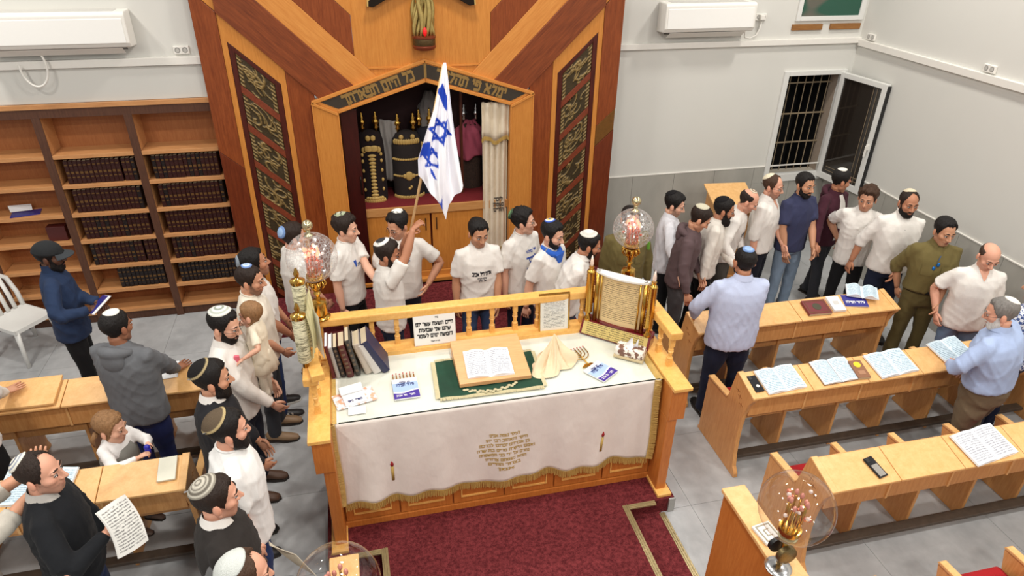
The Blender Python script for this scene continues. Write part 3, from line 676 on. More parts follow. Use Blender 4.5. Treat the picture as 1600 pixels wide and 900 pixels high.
MB().box(-.05,.05,-.13,-.11,.12,.30).build('silver_tag', M_SILVER, t5)
# eternal light
el = thing('eternal_light', 'bronze flame-shaped eternal light with a red bulb above the ark', 'lamp', (AC, AY-.10, 3.05))
MB().lathe([(.02,.0),(.11,.01),(.125,.03),(.125,.045),(.118,.05),(.118,.125),(.127,.13),(.127,.145),(.10,.15)], 20).build('cup', plain('copper_cup', (126,58,34), .35, .4), el, smooth=True, angle=40)
MB().lathe([(.1195,.056),(.121,.06),(.121,.118),(.1195,.122)], 20).build('inscribed_band', plain('dark_brass_band', (112,88,52), .4, .6, var=.4, vscale=70), el, smooth=True, angle=40)
M_FL = plain('gilded_flame', (196,172,104), .38, .55, var=.25, vscale=25)
rf = np.random.default_rng(5)
for k in range(15):
    a = -math.pi*.05 + math.pi*1.1*(k+.5)/15; r0 = .085 + .02*(k % 2); h = .34+.16*math.sin((k+.5)/15*math.pi)+rf.uniform(-.05,.05)
    if abs(k-7) < 1: r0 = .03; h += .04
    pts = []; rad = []
    for i in range(9):
        f = i/8; sw_ = .025*math.sin(f*5+k*1.3)
        pts.append((-math.cos(a)*r0*(1-.35*f)+sw_, -math.sin(a)*r0*.8*(1-.4*f)+.02, .14+h*f)); rad.append((.024*math.sin(.35+f*2.75)+.002, .010))
    MB().tube(pts, rad, 6, up=(1,0,0)).build('flame', M_FL, el, smooth=True)
MB().ball((.0,-.11,.20), (.022,.022,.045), 12, 8).build('bulb', emit('red_bulb', (190,16,20), .8), el, smooth=True)
MB().box(-.03,.03,.02,.10,.1,.3).build('bracket', M_ARKDD, el)
em = thing('ark_emblem', 'dark bronze pitched emblem above the eternal light', 'emblem', (AC, AY-.01, 3.49))
for s in (-1, 1):
    MB().prism([(s*.56,0),(s*.555,.055),(s*.02,.36),(s*.02,.25),(s*.50,-.01)], 'y', -.075, 0).build('bronze_arm', plain('dark_bronze', (38,28,20), .35, .6), em, bevel=.004)
    MB().prism([(s*.566,.0),(s*.561,.062),(s*.02,.372),(s*.02,.36),(s*.548,.053),(s*.552,.0)], 'y', -.082, -.07).build('gold_edge', M_GOLDM, em)
# ------------------------------------------------------------------ bimah platform
ZP = .15
struct('floor_bimah_platform', MB().box(-.50, 2.32, 3.64, 4.98, 0, ZP).box(-.10, 1.90, -.9, 3.64, 0, ZP), M_CARPET)
struct('floor_step_carpet', MB().box(1.90, 2.21, -.9, 3.64, 0, .012).box(-.42, -.10, -.9, 3.64, 0, .012), M_CARPET)
M_NOSE = plain('brass_nosing', (186,168,124), .35, .55, var=.2, vscale=40)
def nosing(x0, x1, y0, y1, z, n):
    o = MB()
    o.box(x0, x1, y0, y1, z-.012, z+.004)
    if x1-x0 < y1-y0: o.box(x0+.012, x0+.02, y0, y1, z+.004, z+.009).box(x0+.032, x0+.04, y0, y1, z+.004, z+.009)
    else: o.box(x0, x1, y0+.012, y0+.02, z+.004, z+.009).box(x0, x1, y0+.032, y0+.04, z+.004, z+.009)
    struct('trim_%d' % n, o, M_NOSE, bevel=.002)
nosing(1.855, 1.905, -.9, 3.645, ZP, 6); nosing(1.905, 2.14, 3.60, 3.645, ZP, 7); nosing(-.105, -.055, -.9, 3.645, ZP, 8); nosing(-.36, -.105, 3.60, 3.645, ZP, 9)
nosing(2.19, 2.24, -.9, 3.62, .012, 10); nosing(-.45, -.40, -.9, 3.62, .012, 11)
struct('trim_12', MB().box(2.27, 2.325, 3.625, 3.645, 0, ZP), plain('aluminium_corner', (176,176,172), .4, .6))

# ------------------------------------------------------------------ bimah
bim = thing('bimah', 'light wooden bimah reading platform with balustrade and cupboard front', 'bimah', (.915, 4.2, ZP)); OB = (-.915, -4.2, -ZP)
M_ORANGE = wood('varnished_cherry', (202,126,60), (180,102,42), (7,7,.7), .3)
M_RAIL = wood('varnished_pine', (240,190,112), (224,166,84), (3,3,3), .3)
def bw(name, mat, *boxes, parent=bim, bevel=.004):
    mb = MB()
    for b in boxes: mb.box(*b)
    return mb.build(name, mat, parent, bevel=bevel, loc=OB if parent is bim else None)
for s, (xo, xi) in enumerate(((-.51, -.355), (2.34, 2.185))):
    a, b = min(xo, xi), max(xo, xi)
    bw('side_ledge', M_RAIL, (a, b, 3.69, 4.66, 1.232, 1.262))
    q = (-.46, -.355) if s == 0 else (2.185, 2.29)
    bw('side_apron', M_ORANGE, (q[0]-(.03 if s == 0 else 0), q[1]+(.03 if s else 0), 3.715, 4.66, .94, 1.232))
    bw('side_panel', M_ORANGE, (q[0]+.02*(s == 0), q[1]-.02*(s == 1), 3.73, 4.70, ZP, .94))
    bw('side_foot', M_RAIL, (q[0]-.01, q[1]+.01, 3.66, 4.70, ZP, ZP+.03))
bw('cupboard_carcass', M_ORANGE, (-.355, 2.185, 3.93, 4.66, ZP, 1.21))
bw('cupboard_plinth', M_ORANGE, (-.355, 2.185, 3.90, 3.93, ZP, ZP+.06))
for k in range(6):
    a = -.345+k*.4225; b = a+.412
    d = bw('cupboard_door', M_ORANGE, (a, b, 3.905, 3.93, ZP+.07, 1.19))
    m = MB(); m.box(a+.07, b-.07, 3.902, 3.906, ZP+.15, 1.11); 
    o = m.build('door_panel', M_ORANGE, d, bevel=.002)
    m = MB(); m.box(a+.06, b-.06, 3.895, 3.906, ZP+.135, ZP+.15).box(a+.06, a+.07, 3.895, 3.906, ZP+.15, 1.11).box(b-.07, b-.06, 3.895, 3.906, ZP+.15, 1.11)
    m.build('door_moulding', M_RAIL, d)
bw('table_top', M_RAIL, (-.36, 2.19, 3.90, 4.66, 1.205, 1.228))
bw('back_panel', M_ORANGE, (-.40, 2.24, 4.68, 4.74, ZP, 1.23))
bw('back_ledge', M_RAIL, (-.51, 2.34, 4.63, 4.79, 1.215, 1.275))
bw('hand_rail', M_RAIL, (-.51, 2.34, 4.695, 4.80, 1.53, 1.60), bevel=.012)
for a, b in ((-.505, -.40), (2.23, 2.335)): bw('hand_rail', M_RAIL, (a, b, 3.95, 4.695, 1.53, 1.60), bevel=.012)
bal = MB(); bal.box(-.021,.021,-.021,.021,0,.07); bal.lathe([(.019,.07),(.025,.078),(.019,.088),(.015,.10),(.019,.13),(.024,.14),(.016,.15),(.022,.158),(.018,.168),(.020,.19)], 12); bal.box(-.019,.019,-.019,.019,.19,.27)
balm = bal.mesh('baluster', M_RAIL)
def baluster(x, y, z):
    o = bpy.data.objects.new('baluster', balm); col.objects.link(o); o.parent = bim; o.location = (x+OB[0], y+OB[1], z+OB[2])
for k in range(14): baluster(-.40+k*.1985+.0, 4.745, 1.268)
for y in (4.0, 4.2, 4.4, 4.58):
    for x in (-.44, 2.275): baluster(x, y, 1.26)
# ------------------------------------------------------------------ table cloth, glass, velvet
M_SATIN = fabric('ivory_satin', (232,222,214), .5, .04, .25, sheen=.3)
rc = np.random.default_rng(3)
def cloth_front(u, v):
    x = -.33+2.44*u + .012*math.sin(v*5)*(1-v); z = .46+(.018*math.sin(u*23)+.010*math.sin(u*51))*(1-v)**2 + (1.2365-.46)*v
    y = 3.872-.020*(1-v)**.6-.016*math.sin(u*26+.7*math.sin(v*4))*(1-v)**.8 - .012*math.sin(u*61+2)*(1-v)**1.5
    if u < .16: z -= 0.0; y -= .02*(1-v)*math.sin(u/.16*math.pi)
    return (x, y, z)
tc = thing('tablecloth', 'ivory satin cloth with gold fringe and embroidered text over the bimah table', 'tablecloth', (.9, 4.2, 1.23)); OT = (-.9, -4.2, -1.23)
cf = solid_sheet(cloth_front, 120, 26, .005); cf.build('cloth_front', M_SATIN, tc, smooth=True, loc=OT)
MB().box(-.335, 2.16, 3.872, 4.63, 1.2285, 1.2365).build('cloth_top', plain('ivory_cloth_under_glass', (232,230,220), .6, var=.03), tc, loc=OT)
fr = MB(); fr2 = MB()
for k in range(330):
    u = k/329; p = cloth_front(u, 0); fr.tube([(p[0], p[1]-.003, p[2]+.006), (p[0]+rc.uniform(-.004,.004), p[1]-.006, p[2]-.058+rc.uniform(-.010,.010))], .0030, 4)
for k in range(90):
    v = k/89
    p = cloth_front(0, v); fr.tube([(p[0]+.004, p[1]-.003, p[2]), (p[0]-.045, p[1]-.002+rc.uniform(-.004,.004), p[2]-.012)], .0042, 4)
    p = cloth_front(1, v); fr.tube([(p[0]-.004, p[1]-.003, p[2]), (p[0]+.055, p[1]-.002+rc.uniform(-.004,.004), p[2]-.016)], .0042, 4)
tag(fr.build('fringe', M_GOLDM, tc, loc=OT), kind='stuff')
gb = MB()
for b in ((-.345,-.315,3.875,4.4,1.2366,1.240),(2.12,2.18,3.875,4.63,1.2366,1.240)): gb.box(*b)
gb.build('gold_border', M_GOLDM, tc, loc=OT)
def onf(p): # drop print onto the hanging front
    u = (p[0]+.33)/2.44; v = (p[2]-.46)/.776; q = cloth_front(min(max(u,0),1), min(max(v,0),1)); return Vector((p[0], q[1]-.004, p[2]))
M_GT = plain('gold_thread', (190,158,84), .6, 0.0, var=.1, vscale=300)
hexl = ['לעילוי נשמת אבינו', 'היקר והאהוב רבי יוסף', 'בן אברהם זכרונו לברכה', 'ואמנו היקרה מרים בת שרה', 'נתרם על ידי בני המשפחה', 'תהא נשמתם צרורה', 'בצרור החיים', 'אמן']
wid = [.24,.33,.40,.46,.40,.33,.26,.14]
for k, (l, w) in enumerate(zip(hexl, wid)):
    o = lettering(l, .026, M_GT, tc, (.905+.012*(k % 2), 3.80, .925-.048*k), (1,0,0), (0,0,1), 'embroidered_text', bold=.17, width=w, wrap=onf); o.location = OT
def candle_emb(x, z, lean):
    for nm, pts, r, mt in (('embroidered_candle', [(0,0),(lean,.14)], .011, M_GT), ('embroidered_flame', [(lean,.145),(lean*1.1,.165),(lean*1.35,.195)], [.010,.014,.002], plain('red_thread', (156,24,30), .7))):
        mb = MB(); mb.tube([onf((x+a, 0, z+b)) for a, b in pts], r, 6, ell=.35); mb.build(nm, mt, tc, smooth=True, loc=OT)
candle_emb(.04, .62, .0); candle_emb(1.70, .60, .012)
gs = thing('glass_sheet', 'clear glass sheet lying over the cloth on the bimah table', 'glass sheet', (.9, 4.25, 1.2405))
for a, b in ((-1.20, -.715), (-.713, 1.25)): MB().box(a, b, -.375, .37, 0, .006).build('pane', glass('table_glass', (.99, 1, .995), .03, .03, .25), gs)
MB().box(-1.20, 1.25, -.3775, -.375, 0, .006).build('glass_edge', plain('dark_glass_edge', (40,56,48), .2), gs)
M_GREEN = plain('green_velvet', (22,72,50), .85, var=.3, vscale=9)
ZT = 1.2475
def velvet(u, v): 
    return (.45+.79*u-.02*v*0+.02*(v-.5), 3.985+.46*v-.015*u, ZT+.006+.004*math.sin(u*22+v*5)+.003*math.sin(v*17))
gv = thing('velvet_cloth', 'green velvet cloth with gold fringe under the slanted book stand', 'cloth', (.84, 4.2, ZT)); OV = (-.84, -4.2, -ZT)
mbv = MB(); mbv.grid(velvet, 40, 20); mbv.grid(lambda u, v: (velvet(1-u, v)[0], velvet(1-u, v)[1], ZT), 40, 20); mbv.build('velvet', M_GREEN, gv, smooth=True, loc=OV)
fr = MB()
for k in range(150):
    u = k/149
    for v, dy in ((0, -.03), (1, .03)):
        p = velvet(u, v); fr.tube([(p[0], p[1], p[2]), (p[0]+rc.uniform(-.003,.003), p[1]+dy, ZT+.003)], .003, 4)
for k in range(90):
    v = k/89
    for u, dx in ((0, -.035), (1, .03)):
        p = velvet(u, v); fr.tube([(p[0], p[1], p[2]), (p[0]+dx, p[1]+rc.uniform(-.003,.003), ZT+.003)], .003, 4)
tag(fr.build('fringe', plain('pale_gold_fringe', (206,196,160), .8), gv, loc=OV), kind='stuff')
em2 = MB()
for k in range(22):
    f = k/21; em2.ball((.63+.40*f, 4.035-.05*math.sin(f*math.pi)+.01*math.sin(k*2.2), ZT+.012), (.016,.014,.005), 8, 5)
em2.build('embroidered_garland', plain('silver_gold_thread', (196,186,150), .6, .2), gv, smooth=True, loc=OV)

# ------------------------------------------------------------------ things on the table
PAGE = printed('prayer_page', (222,224,230), (60,62,84), 15, .07, .62, 7)
PAGEB = printed('prayer_page_blue', (208,226,236), (62,108,140), 16, .06, .65, 7)
def open_book(loc, rz, w, h, label, mat=PAGE, cat='book', tilt=0.0, curl=.012, thick=.01, name='open_book', bank=0.0, cover=None, fold=0.0):
    t = thing(name, label, cat, loc); t.rotation_euler = (R_(tilt), R_(bank), R_(rz))
    for s in (-1, 1):
        def pg(u, v, s=s):
            x = s*u*w/2; return (x, (v-.5)*h+.01*s*u*fold, thick+curl*math.sin(min(1, u*1.15)*math.pi)*1.0+curl*.8*(1-u)**6*-1+.002*u)
        mb = MB()
        if s > 0: mb.grid(pg, 10, 4)
        else:
            mb.grid(pg, 10, 4); mb.f = [f[::-1] for f in mb.f]; mb.uv = {k: (1-u, v) for k, (u, v) in mb.uv.items()}
        b = MB(); mb.build('page', mat, t, smooth=True)
        e = MB()
        for vv in (0, 1):
            pts = [pg(i/10, vv) for i in range(11)]; o = e.add([p for p in pts]+[(p[0], p[1], 0) for p in pts], [(i, i+1, 12+i, 11+i) for i in range(10)])
        p1 = [pg(1, j/4) for j in range(5)]; e.add(p1+[(p[0], p[1], 0) for p in p1], [(i, i+1, 6+i, 5+i) for i in range(4)])
        e.build('page_block', M_PAPER, t)
    MB().box(-w/2-.003, w/2+.003, -h/2-.003, h/2+.003, -.001, .0015).build('cover', cover or M_PAPER, t)
    return t
bs = thing('book_stand', 'slanted light wooden book stand on the green velvet', 'book stand', (.875, 4.30, ZT+.012), 0)
M_STAND = wood('pale_maple', (222,172,120), (208,154,102), (.8,6,6), .4)
MB().prism([(-.235,0),(-.235,.035),(.25,.105),(.25,.075),(.20,.0)], 'x', -.275, .285).build('sloping_board', M_STAND, bs, bevel=.004)
sl = math.degrees(math.atan2(.07, .485))
open_book((.855, 4.25, ZT+.012+.035+.071*.30+.004), -2, .36, .295, 'open prayer book lying on the slanted wooden stand', PAGE, tilt=sl, curl=.014)
def booklet(loc, rz, w, h, label, cov, name='booklet', t=.012):
    th = thing(name, label, 'booklet', loc, rz)
    MB().box(-w/2, w/2, -h/2, h/2, 0, t-.001).build('pages', M_PAPER, th)
    MB().sheet((-w/2,-h/2,t),(w/2,-h/2,t),(w/2,h/2,t),(-w/2,h/2,t),.001).build('cover', cov, th)
    return th
def blue_cover(name, gold=True):
    m, nt, b = _nt(name); t = nt.nodes.new('ShaderNodeTexCoord'); s = nt.nodes.new('ShaderNodeSeparateXYZ'); nt.links.new(t.outputs['UV'], s.inputs[0])
    v = math_(nt, 'ADD', s.outputs[1], math_(nt, 'MULTIPLY', math_(nt, 'SINE', math_(nt, 'MULTIPLY', s.outputs[0], 5.0)), .05))
    c1 = mix(nt, math_(nt, 'GREATER_THAN', v, .30), srgb(72,50,150), srgb(244,246,250))
    c2 = mix(nt, math_(nt, 'GREATER_THAN', v, .36), c1, srgb(170,196,236))
    c3 = mix(nt, math_(nt, 'GREATER_THAN', s.outputs[1], .78), c2, srgb(236,238,246))
    nt.links.new(c3, b.inputs['Base Color']); b.inputs['Roughness'].default_value = .35; return m
BC = blue_cover('blue_white_booklet_cover')
M_NAVYINK = plain('navy_ink', (40,48,110), .6); M_WINK = plain('white_ink', (244,244,248), .6)
def deco_booklet(loc, rz, w, h, label):
    b = booklet(loc, rz, w, h, label, BC)
    lettering('סידור תפילה', .030, M_NAVYINK, b, (0, h*.16, .012), (1,0,0), (0,1,0), 'title', bold=.16, width=w*.72)
    lettering('חג שמח', .02, M_NAVYINK, b, (0, h*.29, .012), (1,0,0), (0,1,0), 'subtitle', bold=.16)
    lettering('תל אביב', .018, M_WINK, b, (-w*.2, -h*.36, .012), (1,0,0), (0,1,0), 'imprint', bold=.16); lettering('לזכר', .018, M_WINK, b, (w*.22, -h*.36, .012), (1,0,0), (0,1,0), 'imprint', bold=.16)
    return b
b1 = deco_booklet((.20, 4.155, ZT), 1, .19, .24, 'blue and white booklet with a gold menorah strip above it, left of the velvet')
mn = MB()
for k in range(7):
    x = -.08+.0267*k; mn.box(x-.004, x+.004, .125, .175+.01*(k % 2), .0, .004); mn.ball((x, .19+.01*(k % 2), .004), (.006,.009,.003), 8, 5, 1)
mn.box(-.085,.085,.12,.13,0,.005); mn.build('menorah_strip', [M_GOLD, plain('red_flame_print', (178,48,40), .6)], b1)
deco_booklet((1.72, 4.05, ZT), 35, .19, .20, 'blue and white booklet lying askew near the tissue box')
# menorah-shaped gilt cut-out
mc = thing('menorah_card', 'gilt flat menorah ornament lying on the glass by the folded cloth', 'menorah', (1.635, 4.26, ZT), 12)
m = MB()
for k in range(1, 4):
    r = .028*k; pts = [(r*math.cos(a), .05-r*1.15*math.sin(a)+.02, .003) for a in np.linspace(0, math.pi, 13)]
    pts = [(r, .115, .003)] + pts + [(-r, .115, .003)]; m.tube(pts, .0042, 6)
m.tube([(0,-.10,.003),(0,.115,.003)], .006, 6); m.build('branch', M_GOLD, mc, smooth=True)
MB().prism([(-.07,-.125),(.07,-.125),(.03,-.09),(-.03,-.09)], 'z', 0, .005).build('base', M_GOLD, mc)
for k in range(-3, 4): MB().ball((.028*k,.13,.005), (.006,.009,.004), 8, 5).build('flame', plain('red_flame_print', (178,48,40), .6), mc, smooth=True)
# folded cream cloth
def cream(u, v):
    a = u*2*math.pi; R0 = .165*(1+.20*math.sin(2*a+.4)+.14*math.sin(3*a+1.9)+.06*math.sin(7*a)); f = v
    fold = 1+.30*math.sin(6*a+1.0)*math.sin(f*3.1)+.16*math.sin(11*a+2)*math.sin(f*3.1)
    r = R0*(1-f)**.95*fold; h = .20*f**1.7+.030*math.sin(4*a+1)*(1-f)*f*3+.02*math.sin(9*a+f*6)*(1-f)*f*3
    return (r*math.cos(a)*1.05+.05*f, r*math.sin(a)*.95+.14*f*f, max(.003, .004+h))
m = MB(); m.grid(cream, 90, 24); 
tag(m.build('folded_cloth', fabric('cream_linen', (230,208,174), .85, .08, .5), None, smooth=True, loc=(1.37, 4.22, ZT)), 'crumpled cream cloth standing in a peak on the bimah table', 'cloth')
# tissue box
tb = thing('tissue_box', 'floral tissue box with a tissue sticking out near the table corner', 'tissue box', (2.025, 4.20, ZT), -37)
def floral():
    m, nt, b = _nt('floral_box'); n = noise(nt, 26, 2, coords(nt)); 
    nt.links.new(mix(nt, ramp(nt, n, .50, .56), srgb(236,228,216), srgb(120,84,70)), b.inputs['Base Color']); b.inputs['Roughness'].default_value = .5; return m
MB().box(-.12,.12,-.065,.065,.02,.095).build('box_body', floral(), tb, bevel=.02); MB().box(-.122,.122,-.067,.067,0,.025).build('box_tray', plain('beige_tray', (206,186,146), .5), tb, bevel=.006)
m = MB(); m.grid(lambda u, v: ((u-.5)*.11*(1-.4*v)+.02*v, .028*math.sin(u*9)*(1-.3*v)-.01+.02*v, .09+.075*v*(.6+.4*math.sin(u*7+1))), 18, 6); m.grid(lambda u, v: ((.5-u)*.11*(1-.4*v)+.02*v, .028*math.sin((1-u)*9)*(1-.3*v)-.006+.02*v, .09+.075*v*(.6+.4*math.sin((1-u)*7+1))), 18, 6)
m.build('tissue', plain('tissue_paper', (240,240,242), .9), tb, smooth=True)
# desk calendar pad and slip of paper
cl = thing('desk_calendar', 'small desk pad with a curled top sheet and a patterned border', 'calendar', (-.18, 4.13, ZT), 14)
def floral2():
    m, nt, b = _nt('peach_pattern_card'); n = noise(nt, 22, 2, coords(nt)); nt.links.new(mix(nt, ramp(nt, n, .5, .58), srgb(226,224,228), srgb(232,170,140)), b.inputs['Base Color']); b.inputs['Roughness'].default_value = .5; return m
MB().box(-.15,.15,-.09,.085,0,.004).build('backing_card', floral2(), cl)
MB().box(-.085,.075,-.08,.10,.004,.016).build('sheet_stack', M_PAPER, cl)
m = MB(); m.grid(lambda u, v: (-.09+.17*u, .10-.06*v+.03*math.sin(v*3.1), .017+.035*math.sin(v*3.0)), 4, 10); m.grid(lambda u, v: (.08-.17*u, .10-.06*v+.03*math.sin(v*3.1), .0165+.035*math.sin(v*3.0)), 4, 10); m.build('curled_sheet', M_PAPER, cl, smooth=True)
lettering('תשרי  ניסן', .02, M_NAVYINK, cl, (-.005, -.045, .0165), (1,0,0), (0,1,0), 'print', bold=.2)
sp = MB().box(-.07,.055,-.045,.045,0,.0012).build('paper_slip', M_PAPER, None, loc=(-.16, 3.985, ZT)); tag(sp, 'blank white paper slip in front of the desk pad', 'paper')
# row of tall volumes at the table corner
def tall_book(x, y, w, h, d, lean, cover, label, rz=0, deco=None, z=ZT):
    t = thing('tall_book', label, 'book', (x, y, z)); t.rotation_euler = (0, R_(lean), R_(rz))
    m = MB(); m.prism([(-w/2, d), (-w/2, .008), (-w*.25, 0), (w*.25, 0), (w/2, .008), (w/2, d), (w/2-.004, d), (w/2-.004, .012), (-w/2+.004, .012), (-w/2+.004, d)], 'z', 0, h); m.build('cover', cover, t)
    MB().box(-w/2+.0045, w/2-.0045, .013, d-.006, .004, h-.004).build('page_block', M_PAGES if deco != 'white' else M_PAPER, t)
    if deco in ('gold',):
        g_ = MB()
        for f in (.12,.3,.42,.56,.7,.86): g_.box(-w*.26, w*.26, -.002, .003, h*f, h*f+h*.06)
        tag(g_.build('spine_tooling', plain('spine_ornament', (150,128,104), .5, .3, var=.4, vscale=150), t), kind='stuff')
    return t
kb = [(-.325,4.40,.026,.30,.21,-6,plain('maroon_cloth_cover', (96,30,34), .6),'thin maroon bound book at the end of the row by the rail','white'),
      (-.292,4.40,.030,.285,.21,-7,plain('grey_cloth_cover', (176,170,166), .6),'grey bound book second in the row beside the thin maroon one','white'),
      (-.252,4.40,.034,.285,.21,-8,plain('ornate_black_cover', (52,42,44), .5, var=.4, vscale=60),'black tooled book between the grey and the oxblood volumes','gold'),
      (-.198,4.39,.050,.30,.21,-9,plain('oxblood_cover', (92,34,32), .4, var=.2),'thick oxblood tooled book in the row on the bimah','gold'),
      (-.140,4.40,.036,.335,.21,-10,plain('silver_black_cover', (86,84,80), .45, var=.5, vscale=70),'tallest book with black and silver spine in the bimah row','gold'),
      (-.060,4.41,.052,.29,.21,-15,plain('beige_cover', (196,184,170), .6),'beige bound book leaning left beside the silver-spined one','none'),
      (.006,4.40,.060,.29,.21,-20,plain('white_cover', (214,210,204), .6),'white bound book leaning between beige and navy volumes','white'),
      (.075,4.40,.058,.33,.23,-27,plain('navy_cover', (46,50,84), .4, var=.2),'large navy hardback leaning at the open end of the book row','none')]
for a in kb: tall_book(*a[:8], deco=a[8])
# leaning sign and framed page on the back ledge
sg = thing('paper_sign', 'white card sign with three lines of black Hebrew leaning on the rail', 'sign', (.497, 4.655, 1.276)); sg.rotation_euler = (R_(-9), 0, 0)
MB().box(-.172,.172,0,.006,0,.275).build('card', plain('sign_card', (228,224,216), .4, var=.02), sg, bevel=.003)
MB().sheet((-.166,-.001,.006),(.166,-.001,.006),(.166,-.001,.269),(-.166,-.001,.269),.0005).build('printed_sheet', plain('sign_sheet', (236,232,226), .35, var=.01), sg)
lettering('היום תשעה עשר יום\nשהם שני שבועות\nוחמשה ימים לעומר', .030, M_INK, sg, (0, -.0015, .14), (1,0,0), (0,0,1), 'sign_text', bold=.2, lift=.001, lead=1.75)
lettering('ב"ה', .014, M_INK, sg, (.02, -.0015, .245), (1,0,0), (0,0,1), 'sign_text', bold=.15, lift=.001); lettering('ספירת העומר', .011, M_INK, sg, (0, -.0015, .035), (1,0,0), (0,0,1), 'sign_text', bold=.15, lift=.001)
fp = thing('framed_page', 'gold-framed printed page leaning on the bimah rail', 'frame', (1.515, 4.655, 1.243)); fp.rotation_euler = (R_(-7), 0, R_(-2))
m = MB(); m.box(-.135,.135,0,.018,0,.014).box(-.135,.135,0,.018,.361,.375).box(-.135,-.121,0,.018,.014,.361).box(.121,.135,0,.018,.014,.361); m.build('frame', M_GOLD, fp, bevel=.003)
PG2 = printed('framed_print', (230,228,220), (96,92,88), 26, .12, .8, 8)
m = MB(); m.sheet((-.121,.006,.014),(.121,.006,.014),(.121,.006,.361),(-.121,.006,.361),.004); m.build('printed_page', PG2, fp)
MB().box(-.121,.121,.003,.0045,.014,.361).build('glass', glass('frame_glass', (1,1,1), .03, .03, .25), fp)

# ------------------------------------------------------------------ globe lamps
M_CRYS = crackle_glass('crackled_globe')
M_CLEARG = glass('clear_globe', (.98,.98,.98), .02, .06, .6)
M_COPP = plain('copper_glow', (236,140,110), .25, .6, var=.1)
M_WARMB = emit('warm_filament', (255,150,112), 1.6)
def globe_lamp(loc, r, label, H, crackle=True, finial=True, rz=0, disc=True):
    t = thing('globe_lamp', label, 'lamp', loc, rz)
    MB().lathe([(.075,0),(.078,.012),(.07,.02),(.05,.026),(.02,.035)], 24).build('foot', M_SILVER if not crackle else M_GOLD, t, smooth=True, angle=40)
    hs = H-r*1.02
    if crackle:
        MB().lathe([(.055,.03),(.06,.05),(.062,.13),(.056,.15),(.02,.16),(.016,.20),(.03,.22),(.02,.24),(.05,hs-.05),(.062,hs-.02),(.06,hs)], 18).build('stem', M_GOLD, t, smooth=True, angle=50)
        for k in range(10):
            a = k*.628; MB().tube([(.062*math.cos(a),.062*math.sin(a),hs+.0),(.075*math.cos(a),.075*math.sin(a),hs-.035),(.05*math.cos(a),.05*math.sin(a),hs-.075)], [.006,.010,.003], 6).build('pendant', M_GOLD, t, smooth=True)
    else:
        MB().tube([(0,0,.02),(0,0,hs)], .018, 12).build('stem', M_GOLD, t, smooth=True)
        MB().lathe([(.02,hs-.05),(.05,hs-.035),(.055,hs-.01),(.03,hs)], 18).build('socket', plain('milky_socket', (196,190,150), .4, .3), t, smooth=True, angle=50)
        MB().lathe([(.055,-.018),(.06,-.014),(.06,.014),(.055,.018)], 24, (0,-.03,hs*.52), 0, 'y').build('medallion', plain('engraved_brass', (150,132,92), .35, .8, var=.35, vscale=140), t, smooth=True, angle=40)
        MB().lathe([(.05,-.012),(.052,.012)], 20, (-.02,.04,hs*.56), 0, 'y').build('medallion', M_BLACKM, t, smooth=True, angle=40)
    # glass globe as a thin hollow shell
    prof = []
    for i in range(19):
        a = R_(-74 + 164*i/18) if not finial else R_(-74+158*i/18); prof.append((r*math.cos(a), H+r*math.sin(a)))
    g_ = MB(); g_.lathe(prof, 36); g_.f = g_.f[:-2]; g_.m = g_.m[:-2]
    if crackle: g_.v = [(x*(1+.006*math.sin(x*310+z*170)*math.sin(y*290-z*90)), y*(1+.006*math.sin(x*310+z*170)*math.sin(y*290-z*90)), z) for x, y, z in g_.v]
    g_.build('globe', M_CRYS if crackle else M_CLEARG, t, smooth=True)
    if finial:
        zt = H+r*.98; MB().lathe([(.034,zt-.012),(.03,zt+.002),(.014,zt+.012),(.018,zt+.03),(.012,zt+.045)], 14).ball((0,0,zt+.078), .040, 16, 10).build('finial', M_SILVER if False else plain('champagne_metal', (214,200,160), .22, .9), t, smooth=True)
    # lit crystal candelabra inside
    base = H-r*.93
    MB().lathe([(.06,base),(.066,base+.015),(.062,base+.035),(.02,base+.04)], 18).build('candle_holder', M_GOLD, t, smooth=True, angle=40)
    rg = np.random.default_rng(int(abs(loc[0])*100)+3)
    for k in range(10):
        a = k*.628; q = .046; ht = H+r*.05+.02*(k % 3); MB().tube([(q*math.cos(a),q*math.sin(a),base+.03),(q*math.cos(a),q*math.sin(a),ht)], .006, 6).build('rod', M_GOLD if not crackle else M_COPP, t, smooth=True)
        MB().ball((q*1.1*math.cos(a),q*1.1*math.sin(a),ht+.02), (.012,.012,.022), 8, 6).build('filament', M_WARMB if crackle else plain('rose_crystal', (222,150,134), .2, .2), t, smooth=True)
    for k in range(26 if crackle else 14):
        a, b = rg.uniform(0, 6.28), rg.uniform(-.5, .55); q = rg.uniform(.02,.085); MB().ball((q*math.cos(a),q*math.sin(a),H+r*b*.9), rg.uniform(.008,.015), 6, 4).build('crystal', plain('pale_crystal', (236,214,204), .08, .2, .9) if k % 2 else M_COPP, t)
    return t
globe_lamp((-.385, 4.745, 1.6005), .190, 'crackled glass globe lamp on the bimah rail beside the parchment ornament', .53)
globe_lamp((2.18, 4.745, 1.6005), .168, 'crackled glass globe lamp rising behind the memorial plaque', .53)

